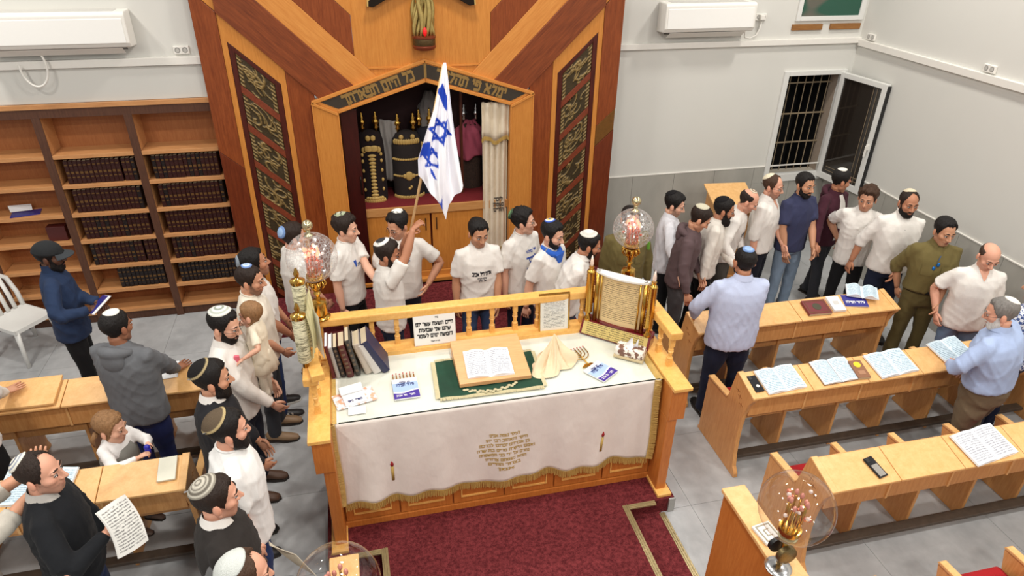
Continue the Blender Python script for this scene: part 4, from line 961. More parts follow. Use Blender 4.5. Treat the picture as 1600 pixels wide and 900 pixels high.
# ------------------------------------------------------------------ memorial plaque lamp
mp_ = thing('memorial_plaque', 'parchment memorial plaque with two brass candle columns on a red base', 'plaque', (2.005, 4.47, 1.2475), -41)
M_RED = plain('cherry_lacquer', (120,20,28), .25, var=.15, coat=.5)
MB().prism([(-.075,0),(-.075,.015),(-.02,.115),(.09,.115),(.09,0)], 'x', -.305, .305).build('base', M_RED, mp_, bevel=.006)
n0 = Vector((0, -.10, .055)).normalized()
TXT = printed('engraved_brass_text', (206,184,112), (70,56,30), 6, .06, .9, 16)
m = MB(); m.sheet((-.285,-.078,.014),(.285,-.078,.014),(.285,-.026,.109),(-.285,-.026,.109),.004); m.build('name_plate', TXT, mp_)
PARCH = printed('parchment_text', (222,196,146), (92,66,40), 24, .10, .75, 7)
def par(u, v): x = (u-.5)*.38; return (x, .02-.035*math.cos((u-.5)*2.4), .14+.44*v)
m = MB(); m.grid(par, 12, 2); m.build('parchment', PARCH, mp_, smooth=True)
m = MB(); m.prism([(-.21,.035),(-.19,.0),(-.10,-.026),(0,-.034),(.10,-.026),(.19,.0),(.21,.035)], 'z', .12, .14); m.build('lower_scroll', M_RED, mp_)
m = MB(); m.prism([(-.23,.04),(-.22,-.01),(-.10,-.045),(0,-.055),(.10,-.045),(.22,-.01),(.23,.04)], 'z', .58, .60); m.build('top_plate', M_WHITEP, mp_, bevel=.004)
MB().prism([(-.2,.03),(.2,.03),(.2,.045),(-.2,.045)], 'z', .12, .58).build('back_board', M_RED, mp_)
for s in (-1, 1):
    MB().tube([(s*.205,.005,.12),(s*.205,.005,.585)], .020, 14).build('roller', M_GOLD, mp_, smooth=True)
    MB().tube([(s*.165,-.012,.12),(s*.165,-.012,.585)], .008, 10).build('roller_rod', M_GOLD, mp_, smooth=True)
    MB().ball((s*.2,.0,.607), (.016,.016,.01), 10, 6).build('screw_cap', M_SILVER, mp_, smooth=True)
    c = MB(); pr = [(.030,.115),(.034,.13),(.020,.15),(.018,.18),(.036,.20)]
    for i in range(14): pr += [(.036,.205+.026*i),(.032,.218+.026*i)]
    pr += [(.037,.575),(.032,.59),(.018,.60),(.022,.625)]
    c.lathe(pr, 18, (s*.265,-.005,0)); c.build('candle_column', M_GOLD, mp_, smooth=True, angle=50)
    MB().lathe([(.010,.625),(.016,.65),(.014,.68),(.004,.725)], 10, (s*.265,-.005,0)).build('bulb', plain('clear_bulb', (240,214,196), .08, 0, .9), mp_, smooth=True)
# parchment scroll ornament on the left corner of the rail
def roll_mat():
    m, nt, b = _nt('written_parchment_roll'); n = noise(nt, 6, 3, coords(nt, 'Object', (3, 3, 26)), .7)
    nt.links.new(mix(nt, ramp(nt, n, .50, .56), srgb(224,218,184), srgb(128,124,98)), b.inputs['Base Color']); b.inputs['Roughness'].default_value = .6; return m
M_ROLL = roll_mat()
so = thing('parchment_ornament', 'slender parchment and brass scroll ornament on the corner of the rail', 'ornament', (-.455, 4.20, 1.6005), 12)
MB().box(-.045,.045,-.30,.10,0,.055).build('base_block', M_RAIL, so, bevel=.006)
for (x, y, hh_) in ((-.05,-.16,.36),(.0,.02,.52)):
    MB().tube([(x,y,.05),(x,y,hh_+.12)], .022, 14).build('roller', M_GOLD, so, smooth=True)
    MB().lathe([(.042,.10),(.046,.11),(.046,hh_+.08),(.042,hh_+.09)], 18, (x,y,0)).build('rolled_parchment', M_ROLL, so, smooth=True, angle=50)
    MB().lathe([(.05,hh_+.09),(.052,hh_+.11),(.03,hh_+.115),(.012,hh_+.13),(.02,hh_+.16),(.008,hh_+.2)], 14, (x,y,0)).build('roller_cap', M_GOLD, so, smooth=True, angle=50)
m = MB(); m.grid(lambda u, v: (-.01+.065*u+.02*math.sin(v*3), -.16+.18*u-.05+.012*math.sin(u*20), .12+.36*v+.12*u*v), 16, 8)
m.grid(lambda u, v: (-.01+.065*(1-u)+.02*math.sin(v*3)+.002, -.16+.18*(1-u)-.05+.012*math.sin((1-u)*20), .12+.36*v+.12*(1-u)*v), 16, 8); m.build('open_parchment', plain('cream_parchment', (228,220,170), .6, var=.12), so, smooth=True)
m = MB(); m.grid(lambda u, v: (.055+.02*u, -.02-.17*u, .10+.34*v), 8, 6); m.grid(lambda u, v: (.057+.02*(1-u), -.02-.17*(1-u), .10+.34*v), 8, 6); m.build('white_leaf', M_PAPER, so, smooth=True)
# ------------------------------------------------------------------ benches
M_BENCH = wood('bench_beech', (234,188,128), (218,166,102), (2.2,2.2,2.2), .35)
M_BENCHV = wood('bench_end_beech', (220,166,106), (198,138,78), (7,7,.7), .35)
M_FOOTR = plain('worn_footrest', (88,74,62), .6, var=.3, vscale=20)
M_CUSH = fabric('red_velour', (168,28,34), .85, .15, .2)
END = [(0,0),(0,.045),(.045,.10),(.07,.22),(.082,.40),(.082,.52),(.066,.675),(.03,.80),(-.02,.885),(-.025,.915),(.252,.99),(.275,.975),(.335,.66),(.655,.64),(.672,.62),(.683,.045),(.70,.03),(.70,0)]
PART = [(.20,0),(.20,.03),(.235,.07),(.235,.66),(.27,.90),(.28,.90),(.335,.66),(.655,.64),(.672,.62),(.60,.35),(.64,.06),(.66,.03),(.66,0)]
PITCH = .546
def bench(x, y, n, s, label, ends=(True, True)):
    t = thing('bench_desk', label, 'bench', (x, y, 0)); w = n*PITCH; X = lambda a: s*a
    def bx(m, a, b, *r): m.box(min(X(a), X(b)), max(X(a), X(b)), *r); return m
    for k, a in enumerate((0, w)):
        if ends[k]:
            o = MB().prism(END, 'x', X(a)-.02, X(a)+.02).build('end_panel', M_BENCHV, t, bevel=.006)
            MB().prism([(-.03,.905),(-.028,.925),(.255,1.0),(.268,.985)], 'x', X(a)-.026, X(a)+.026).build('end_cap', M_BENCH, o, bevel=.004)
            MB().prism([(.335,.66),(.335,.685),(.66,.665),(.675,.64),(.655,.64)], 'x', X(a)-.03, X(a)+.03).build('armrest', M_BENCH, o, bevel=.006)
            if k == 0:
                g_ = MB()
                for (yy, zz) in ((.13,.80),(.09,.74),(.17,.84)): 
                    g_.box(min(X(a)-.0215*s,X(a)-.019*s), max(X(a)-.0215*s,X(a)-.019*s), yy, yy+.06, zz, zz+.004).box(min(X(a)-.0215*s,X(a)-.019*s), max(X(a)-.0215*s,X(a)-.019*s), yy+.028, yy+.032, zz-.02, zz+.02)
                g_.build('carved_mark', plain('carved_brown', (150,92,44), .6), o)
    for k in range(1, n):
        o = MB().prism(PART, 'x', X(k*PITCH)-.014, X(k*PITCH)+.014).build('partition', M_BENCHV, t, bevel=.004)
        MB().prism([(.335,.66),(.335,.685),(.66,.665),(.675,.64),(.655,.64)], 'x', X(k*PITCH)-.028, X(k*PITCH)+.028).build('armrest', M_BENCH, o, bevel=.006)
    for k in range(n):
        a, b = k*PITCH+(.022 if k == 0 else .003), (k+1)*PITCH-(.022 if k == n-1 else .003)
        lo, hi = min(X(a), X(b)), max(X(a), X(b))
        MB().prism([(-.022,.898),(-.022,.918),(.252,.988),(.257,.968)], 'x', lo, hi).build('desk_lid', M_BENCH, t, bevel=.004)
        d = MB().box(lo, hi, .055, .075, .665, .90).build('drawer_front', M_BENCHV, t, bevel=.003)
        MB().box(X((k+1)*PITCH)-.008, X((k+1)*PITCH)+.008, .045, .056, .665, .895).build('drawer_strip', M_BENCH, d)
        MB().box(lo, hi, .075, .27, .655, .67).build('drawer_bottom', M_BENCHV, t)
        MB().box(lo, hi, .255, .275, .45, .965).build('back_board', M_BENCHV, t)
        c = MB().box(lo+.03, hi-.03, .30, .65, .40, .455).build('seat', M_BENCH, t, bevel=.01)
        MB().box(lo+.035, hi-.035, .305, .645, .45, .51).build('cushion', M_CUSH, c, bevel=.028)
        MB().box(lo+.04, hi-.04, .275, .305, .52, .80).build('back_cushion', M_CUSH, t, bevel=.014)
    bx(MB(), .02, w-.02, .14, .225, .085, .115).build('footrest', M_FOOTR, t, bevel=.006)
    return t
bench(3.03, 4.85, 4, 1, 'first light wooden bench desk from the ark, with the red tooled book on it')
bench(3.03, 3.86, 6, 1, 'middle light wooden bench desk with three open books in a line on it')
bench(3.03, 2.815, 6, 1, 'light wooden bench desk with a single phone lying on its lid')
bench(3.03, 1.64, 5, 1, 'bench with a red cushion, cut off by the lower corner of the picture')
bench(-1.39, 4.95, 5, -1, 'bench desk the man in the grey hoodie leans his hand on')
bench(-1.39, 3.82, 4, -1, 'bench desk beside the toddler, with a white book at its end')
lid = MB().prism([(-.02,.0),(-.02,.022),(.27,.09),(.27,.068)], 'x', -.27, .27).build('desk_lid_board', M_BENCH, None, bevel=.004, loc=(-2.79, 4.955, .935))
tag(lid, 'loose wooden lid propped up on the grey hoodie man\'s bench desk', 'lid')

# low lamp walls flanking the steps
for (x0, x1, lab) in ((2.155, 2.325, 'low wooden wall carrying a globe lamp and a white box'), (-.385, -.215, 'low wooden wall under the globe lamp cut off by the picture edge')):
    t = thing('lamp_wall', lab, 'low wall', ((x0+x1)/2, 2.2, 0)); w = (x1-x0)/2
    MB().box(-w, w, -1.2, .65, 1.068, 1.10).build('cap_board', M_BENCH, t, bevel=.006); MB().box(-w+.015, w-.015, -1.2, .63, .02, 1.068).build('wall_body', M_ORANGE, t)
    MB().box(-w-.02, w+.02, -1.2, .66, 0, .05).build('foot_board', M_BENCH, t, bevel=.006)
globe_lamp((2.175, 2.21, 1.10), .205, 'clear glass globe lamp with brass medallions on the low wall', .50, crackle=False, finial=False)
globe_lamp((-.285, 2.26, 1.10), .205, 'clear glass globe lamp whose top just shows at the lower picture edge', .50, crackle=False, finial=False)
kb_ = thing('white_keypad', 'small white embossed box on the low wall by the globe lamp', 'box', (2.245, 2.44, 1.1005), 8)
MB().box(-.065,.065,-.075,.075,0,.022).build('case', M_WHITEP, kb_, bevel=.006)
m = MB(); m.box(-.05,.05,-.06,-.053,.022,.026).box(-.05,.05,.053,.06,.022,.026).box(-.05,-.043,-.053,.053,.022,.026).box(.043,.05,-.053,.053,.022,.026).box(-.02,.02,-.025,-.02,.022,.026).box(-.02,.02,.02,.025,.022,.026).box(-.02,-.014,-.02,.02,.022,.026); m.build('embossed_lines', plain('warm_grey_line', (170,160,140), .6), kb_)

# ------------------------------------------------------------------ things on the benches
TL = math.degrees(math.atan2(.07, .274))
def desk_z(dy): return .920+.2555*(dy+.022)   # height of the lid's top at dy from the bench foot
def on_desk(by, y): return desk_z(y-by)
def obk(x, y, by, w, h, rz, label, mat, **k): return open_book((x, y, on_desk(by, y)+.004), rz, w, h, label, mat, tilt=TL, **k)
obk(3.335, 3.985, 3.86, .37, .25, 4, 'open prayer book next to the phone on the middle bench', PAGEB)
obk(3.865, 3.99, 3.86, .36, .25, 2, 'open prayer book beside the brown book with a yellow sticker', PAGEB, cover=plain('brown_book_cover', (120,80,60), .5))
obk(4.43, 3.985, 3.86, .40, .26, 5, 'wide open prayer book between the brown book and the older man', PAGEB)
obk(5.10, 4.03, 3.86, .36, .25, 10, 'open book in front of the older man in the light blue shirt', PAGEB)
obk(4.40, 2.94, 2.815, .42, .27, 8, 'large open prayer sheet on the bench with the phone', PAGE)
def flat(x, y, by, rz, name, label, cat, parts, tilt=TL):
    t = thing(name, label, cat, (x, y, on_desk(by, y)+.002)); t.rotation_euler = (R_(tilt), 0, R_(rz))
    for nm, mb, mt, bv in parts: mb.build(nm, mt, t, bevel=bv)
    return t
PHB = plain('phone_black', (26,26,30), .2, var=.05)
flat(3.095, 3.975, 3.86, 2, 'mobile_phone', 'black mobile phone with a pale round mark on the middle bench', 'phone', [('case', MB().box(-.042,.042,-.085,.085,0,.010), PHB, .004), ('camera_bump', MB().box(-.034,-.006,.04,.078,.010,.013), M_BLACKM, .003), ('round_mark', MB().lathe([(.015,.0102),(.015,.0115)], 18, (.006,-.028,0)), M_WHITEP, 0)])
flat(3.435, 2.915, 2.815, 12, 'mobile_phone', 'dark mobile phone with a light panel lying alone on a bench lid', 'phone', [('case', MB().box(-.042,.042,-.085,.085,0,.010), PHB, .004), ('camera_bump', MB().box(-.034,-.004,.045,.078,.010,.013), M_BLACKM, .003), ('card_pocket', MB().box(-.03,.03,-.075,.02,.010,.012), plain('grey_pocket', (150,146,140), .4), .002)])
flat(4.085, 3.96, 3.86, -4, 'closed_book', 'brown closed book with a yellow sticker on the middle bench', 'book', [('cover', MB().box(-.058,.058,-.095,.095,0,.028), plain('tan_brown_cover', (142,96,66), .5), .004), ('sticker', MB().lathe([(.032,.0282),(.032,.0295)], 18, (0,.045,0)), plain('yellow_sticker', (236,206,40), .5), 0), ('emblem', MB().box(-.03,.03,-.06,-.02,.028,.0292), plain('blind_emblem', (170,124,92), .5), 0), ('page_edge', MB().box(-.056,.0585,-.0955,-.09,.004,.024), M_PAGES, 0)])
flat(4.345, 4.955, 4.85, -3, 'closed_book', 'dark red tooled book on the bench nearest the ark', 'book', [('cover', MB().box(-.125,.125,-.095,.095,0,.03), plain('wine_red_cover', (116,44,48), .5), .004), ('border', MB().box(-.105,.105,-.078,-.072,.03,.0315).box(-.105,.105,.072,.078,.03,.0315).box(-.105,-.099,-.072,.072,.03,.0315).box(.099,.105,-.072,.072,.03,.0315), M_TOOL, 0), ('medallion', MB().lathe([(.045,.0302),(.045,.0318),(.03,.0322)], 20), plain('dark_olive_medallion', (70,66,46), .5), 0), ('page_edge', MB().box(-.122,.122,-.0955,-.09,.004,.026), M_PAGES, 0)])
flat(4.575, 4.97, 4.85, -4, 'closed_book', 'white paperback between the red book and the blue booklet', 'book', [('cover', MB().box(-.065,.065,-.10,.10,0,.03), M_PAPER, .003), ('title_box', MB().box(-.03,.03,-.02,.03,.03,.0312), plain('pale_grey_title', (206,204,200), .7), 0)])
bo = flat(4.81, 4.985, 4.85, -14, 'booklet', 'purple-blue booklet under the splayed pages on the bench nearest the ark', 'booklet', [('pages', MB().box(-.12,.12,-.08,.08,0,.008), M_PAPER, 0), ('cover', MB().box(-.12,.12,-.08,.08,.008,.010), M_BLUEC, 0)])
lettering('סידור תפילה', .03, M_WINK, bo, (0,-.02,.0102), (1,0,0), (0,1,0), 'title', bold=.16)
open_book((4.93, 5.05, 1.02), -28, .30, .17, 'splayed open booklet resting on the purple-blue booklet', PAGEB, tilt=TL, curl=.03)
# left benches
flat(-1.70, 5.165, 4.95, 3, 'loose_page', 'white page on the desk beside the grey hoodie man\'s hand', 'paper', [('sheet', MB().box(-.07,.07,-.09,.09,0,.003), M_PAPER, 0)])
flat(-1.50, 3.965, 3.82, 2, 'closed_book', 'small white book with green lettering at the end of the toddler\'s bench', 'book', [('cover', MB().box(-.06,.06,-.095,.095,0,.018), plain('off_white_cover', (226,224,206), .5), .003)])
obk(-2.33, 3.975, 3.82, .46, .27, -8, 'open blue-tinted prayer book lying behind the man in the black sweater', PAGEB)

# lectern by the far wall
lc = thing('lectern', 'wooden lectern with a sloping top behind the row of men', 'lectern', (4.76, 7.45, 0), -6)
MB().prism([(-.27,1.00),(-.27,1.025),(.27,1.205),(.27,1.18)], 'x', -.29, .29).build('sloping_top', M_BENCH, lc, bevel=.005)
MB().prism([(-.20,.0),(-.20,1.0),(.22,1.16),(.22,0)], 'x', -.25, .25).build('cabinet', M_BENCHV, lc, bevel=.004); MB().box(-.29,.29,-.285,-.262,1.0,1.05).build('book_stop', M_BENCH, lc)
MB().box(-.28,.28,-.23,.25,0,.05).build('plinth', M_BENCHV, lc)
# white plastic chair
ch = thing('plastic_chair', 'white plastic garden chair with a slatted back beside the bookcase', 'chair', (-3.72, 7.30, 0), -35)
M_PL = plain('white_moulded_plastic', (228,228,224), .35, var=.02)
for (x, y, bk) in ((.20,.19,0),(.20,-.19,0),(-.20,.19,1),(-.20,-.19,1)):
    MB().tube([(x*1.25,y*1.2,0),(x*1.1,y*1.08,.25),(x,y,.43)], [(.024,.02),(.026,.022),(.036,.028)], 8).build('leg', M_PL, ch, smooth=True)
m = MB(); m.grid(lambda u, v: (-.23+.46*u, -.22+.44*v, .445-.025*math.sin(u*3.14)*math.sin(v*3.14)), 8, 8); m.grid(lambda u, v: (.23-.46*u, -.22+.44*v, .42-.02*math.sin(u*3.14)*math.sin(v*3.14)), 8, 8); m.box(-.235,.235,-.225,-.215,.405,.45).box(-.235,.235,.215,.225,.405,.45).box(.225,.235,-.22,.22,.405,.45).box(-.235,-.225,-.22,.22,.405,.45)
m.build('seat', M_PL, ch, smooth=True, angle=40)
bp = [(-.22,-.21,.43),(-.26,-.215,.60),(-.31,-.19,.78),(-.325,-.10,.86),(-.33,0,.875),(-.325,.10,.86),(-.31,.19,.78),(-.26,.215,.60),(-.22,.21,.43)]
MB().tube(bp, (.026), 8).build('back_frame', M_PL, ch, smooth=True)
for y in (-.12,-.04,.04,.12): MB().tube([(-.215,y,.44),(-.25,y,.60),(-.315,y*.95,.845)], (.012,.03) and [(.010,.024)]*3, 8, up=(1,0,0)).build('back_slat', M_PL, ch, smooth=True)
# ------------------------------------------------------------------ people
M_SKIN = vcol('skin', .52, .05, 160, .4, 0, .06)
M_EYEW = plain('eye_white', (226,220,214), .25, var=0); M_IRIS = plain('iris_brown', (42,26,18), .2, var=0)
M_MOUTH = plain('mouth_dark', (92,30,30), .6, var=0)
def hair_mat(name, rgb, b=.9, sc=70):
    if name in _mc: return _mc[name]
    m, nt, p = _nt(name); n = noise(nt, sc, 3, coords(nt, 'Object', (1, 1, .35)), .7)
    c = srgb(*rgb); nt.links.new(mix(nt, n, tuple(x*.45 for x in c[:3])+(1,), tuple(min(1, x*1.4) for x in c[:3])+(1,)), p.inputs['Base Color'])
    p.inputs['Roughness'].default_value = .6; p.inputs['Specular IOR Level'].default_value = .3; bump(nt, p, n, b, .012); _mc[name] = m; return m
HAIR = {'black': hair_mat('hair_black', (24,20,19)), 'dark': hair_mat('hair_dark_brown', (44,32,26)), 'brown': hair_mat('hair_brown', (74,52,38)), 'grey': hair_mat('hair_grey', (128,124,120)), 'white': hair_mat('hair_white', (214,212,208)), 'fair': hair_mat('hair_fair', (150,112,76)), 'shadow': hair_mat('hair_shaved', (70,54,44), .2)}
SK = {'light': (222,172,146), 'mid': (204,150,120), 'tan': (184,128,98), 'olive': (196,144,112), 'brown': (148,98,72), 'dark': (92,60,44), 'rosy': (220,164,138)}

def _ell(P, c, r): 
    q = (P-np.array(c))/np.array(r); k = np.linalg.norm(q, axis=-1); g = np.linalg.norm(q/np.array(r), axis=-1)+1e-9; return k*(k-1)/g
def _caps(P, a, b, ra, rb):
    a = np.array(a); b = np.array(b); ab = b-a; t = np.clip(((P-a)@ab)/(ab@ab), 0, 1); return np.linalg.norm(P-a-t[..., None]*ab, axis=-1)-(ra+(rb-ra)*t)
def _smin(a, b, k): h = np.clip(.5+.5*(b-a)/k, 0, 1); return b*(1-h)+a*h-k*h*(1-h)
def head_sdf(P, v):
    jw, nz, ck, bw_ = v['jaw'], v['nose'], v['cheek'], v['brow']
    d = _ell(P, (0,-.014,.034), (.076,.098,.086))
    d = _smin(d, _ell(P, (0,.020,-.040), (.060*jw,.070,.076)), .03)
    d = _smin(d, _ell(P, (0,.062,-.094), (.030*jw,.026,.026)), .022)
    for s in (-1, 1):
        d = _smin(d, _ell(P, (s*.042,.054,-.018), (.026*ck,.026,.022)), .02)
        d = _smin(d, _ell(P, (s*.027,.080,.026), (.028,.012*bw_,.010)), .014)
        d = _smin(d, _caps(P, (s*.050,.012,-.066), (s*.026,.060,-.098), .018*jw, .016), .02)
    for s in (-1, 1): d = -_smin(-d, _ell(P, (s*.031,.104,.002), (.020,.020,.013)), .010)
    d = _smin(d, _caps(P, (0,.086,.016), (0,.108*nz,-.028), .007, .011), .010)
    for s in (-1, 1): d = _smin(d, _ell(P, (s*.011,.096,-.034), (.009,.011,.008)), .006)
    d = _smin(d, _ell(P, (0,.084,-.060), (.024,.012,.007)), .008); d = _smin(d, _ell(P, (0,.083,-.072), (.020,.012,.008)), .006)
    return d
def radial(D, v):
    # outermost surface distance along unit directions D (n,3)
    rs = np.linspace(.165, .03, 70); P = D[:, None, :]*rs[None, :, None]; f = head_sdf(P, v); ins = f < 0; i = np.argmax(ins, axis=1); i = np.clip(i, 1, None); n = np.arange(len(D))
    f0, f1 = f[n, i-1], f[n, i]; t = f0/(f0-f1+1e-12); return rs[i-1]+(rs[i]-rs[i-1])*np.clip(t, 0, 1)
NLON, NLAT = 64, 46
_u = np.linspace(0, 1, NLON, endpoint=False); _az = 2*np.pi*_u - .62*np.sin(2*np.pi*_u)      # 0 = forward, denser in front
_el = np.linspace(-np.pi/2+.10, np.pi/2, NLAT); _el = _el - .16*np.sin(2*(_el+.15))*np.cos(_el)**0
_el = np.clip(np.sort(_el), -1.50, np.pi/2)
_AZ, _EL = np.meshgrid(_az, _el); HD = np.stack([np.sin(_AZ)*np.cos(_EL), np.cos(_AZ)*np.cos(_EL), np.sin(_EL)], -1).reshape(-1, 3)
HF = [(j*NLON+i, j*NLON+(i+1) % NLON, (j+1)*NLON+(i+1) % NLON, (j+1)*NLON+i) for j in range(NLAT-1) for i in range(NLON)]
HF = [f[::-1] for f in HF]
_hv = {}
def head_variant(k):
    if k not in _hv:
        r = np.random.default_rng(50+k); v = dict(jaw=r.uniform(.93,1.09), nose=r.uniform(.97,1.09), cheek=r.uniform(.9,1.1), brow=r.uniform(.9,1.25))
        R0 = radial(HD, v); _hv[k] = (v, R0, HD*R0[:, None])
    return _hv[k]
def sstep(x, a, b): t = np.clip((x-a)/(b-a), 0, 1); return t*t*(3-2*t)
def lump(D, seed, f):
    r = np.random.default_rng(seed); o = np.zeros(len(D))
    for k in range(7):
        w = r.normal(size=3)*f*(1+.35*k); o += np.sin(D@w+r.uniform(0, 6.28))/(1+.3*k)
    return o/3
def hair_mask(P, style):
    az = np.arctan2(P[:, 0], P[:, 1]); A = np.abs(az); z = P[:, 2]
    if style == 'hor':   # bald crown, sides only
        line = np.interp(A, [0, 1.15, 1.35, 1.6, 2.0, 2.6, 3.15], [.30, .30, .035, .012, -.02, -.06, -.065]); m = sstep(z, line, line+.012)
        return m*sstep(-z, -.078, -.060)
    lines = {'short': [.086,.088,.074,.020,-.028,-.010,-.050,-.062], 'receding': [.114,.112,.088,.022,-.024,-.008,-.050,-.062], 'low': [.078,.080,.068,.018,-.030,-.012,-.062,-.072], 'long': [.074,.072,.060,.0,-.05,-.08,-.11,-.115]}[style]
    line = np.interp(A, [0, .55, .88, 1.12, 1.30, 1.52, 2.4, 3.15], lines); line = line + .006*np.sin(az*23)*np.sin(az*9+2); return sstep(z, line, line+.016)
def beard_mask(P, kind):
    az = np.abs(np.arctan2(P[:, 0], P[:, 1])); z = P[:, 2]; x = np.abs(P[:, 0])
    top = np.interp(az, [0, .25, .5, .8, 1.1, 1.35], [-.048, -.050, -.056, -.050, -.022, .012]); m = sstep(-z, -top, -top+.010)*sstep(-az, -1.48, -1.36)
    lip = ((x/.026)**2+((z+.066)/.012)**2); m = m*sstep(lip, .8, 1.3)*(P[:, 1] > -.02)
    if kind == 'goatee': m = m*sstep(-az, -.6, -.45)
    return m
def shell(mask, P, R0, t, name, mat, parent, M, tuck=.003):
    keep = mask > .02; faces = [f for f in HF if any(keep[i] for i in f)]; ids = sorted({i for f in faces for i in f}); mp = {a: b for b, a in enumerate(ids)}
    rr_ = R0 + np.where(keep, t*np.clip(mask*1.4, 0, 1), -tuck); V = HD*rr_[:, None]; mb = MB(); mb.add([M @ Vector(V[i]) for i in ids], [tuple(mp[i] for i in f) for f in faces]); return mb.build(name, mat, parent, smooth=True)

def hand_mb(mb, M, curl, side, colr, s=1.0, spread=.12, thumb=0.5, mi=0):
    """palm and five fingers; local: +y along the hand, +x towards the thumb side, +z the back of the hand; rooted at the wrist"""
    def P(x, y, z): return M @ Vector((x*s*side, y*s, z*s))
    mb.tube([P(0,-.015,0),P(0,.012,0),P(.002,.04,.001),P(.002,.07,.001),P(0,.092,-.002)], [(.024*s,.018*s),(.028*s,.017*s),(.037*s,.016*s),(.040*s,.015*s),(.036*s,.011*s)], 10, mi, up=(M.to_3x3() @ Vector((1,0,0))), colr=colr)
    for k, (x, L_, r) in enumerate(((.030,.072,.0085),(.010,.080,.0088),(-.010,.075,.0085),(-.029,.060,.0075))):
        pts = []; a = curl*.35; yy, zz = .080, 0.0; pts.append((x, .070, 0)); pts.append((x*1.05, yy, zz))
        for j, f in enumerate((.45,.30,.25)):
            yy += math.cos(a)*L_*f; zz -= math.sin(a)*L_*f; pts.append((x*(1.05+spread*(j+1)*.5), yy, zz)); a += curl*(1.0 if j == 0 else .75)
        mb.tube([P(*p) for p in pts], [r*s*.9, r*s, r*s*.98, r*s*.9, r*s*.62], 7, mi, colr=colr)
    tp = [(.022,.018,-.004),(.040,.034,-.008),(.052-.012*thumb,.058,-.012-.012*thumb),(.056-.024*thumb,.080,-.016-.022*thumb),(.056-.032*thumb,.096,-.018-.028*thumb)]
    mb.tube([P(*p) for p in tp], [.015*s,.0135*s,.011*s,.0098*s,.0065*s], 8, mi, colr=colr)
def remeshed(mb, voxel, smooth=4, name='tmp'):
    me = mb.mesh(name, []); o = bpy.data.objects.new(name, me); col.objects.link(o)
    r = o.modifiers.new('r', 'REMESH'); r.mode = 'VOXEL'; r.voxel_size = voxel; r.adaptivity = 0.0
    s = o.modifiers.new('s', 'SMOOTH'); s.iterations = smooth; s.factor = .5
    dg = bpy.context.evaluated_depsgraph_get(); e = bpy.data.meshes.new_from_object(o.evaluated_get(dg)); bpy.data.objects.remove(o); bpy.data.meshes.remove(me); return e
def wrinkle(me, seed, amp, zc=None):
    n = len(me.vertices); co = np.empty(n*3); me.vertices.foreach_get('co', co); co = co.reshape(-1, 3); no = np.empty(n*3); me.vertices.foreach_get('normal', no); no = no.reshape(-1, 3)
    r = np.random.default_rng(seed); h = np.zeros(n)
    for k in range(5):
        w = r.normal(size=3)*np.array([13, 13, 8])*(1+.35*k); wq = r.normal(size=3)*5
        q = 1-np.abs(np.sin(co@w+1.3*np.sin(co@wq)+r.uniform(0, 6))); gate = .5+.5*np.sin(co@(r.normal(size=3)*6)+r.uniform(0, 6)); h += q**3*gate/(1+.2*k)
    h = h-h.mean(); co += no*(h*amp)[:, None]; me.vertices.foreach_set('co', co.ravel()); me.update()
def ik(a, target, l1, l2, pole):
    a = Vector(a); t = Vector(target); d = t-a; L_ = d.length; mx = (l1+l2)*.995
    if L_ > mx: t = a+d*(mx/L_); d = t-a; L_ = mx
    L_ = max(L_, abs(l1-l2)+.02); u = d.normalized(); c = (l1*l1+L_*L_-l2*l2)/(2*l1*L_); c = max(-1, min(1, c)); h = l1*math.sqrt(max(0, 1-c*c)); p = Vector(pole); p = p-u*p.dot(u)
    p = p.normalized() if p.length > 1e-5 else u.orthogonal().normalized(); return a+u*(l1*c)+p*h, t

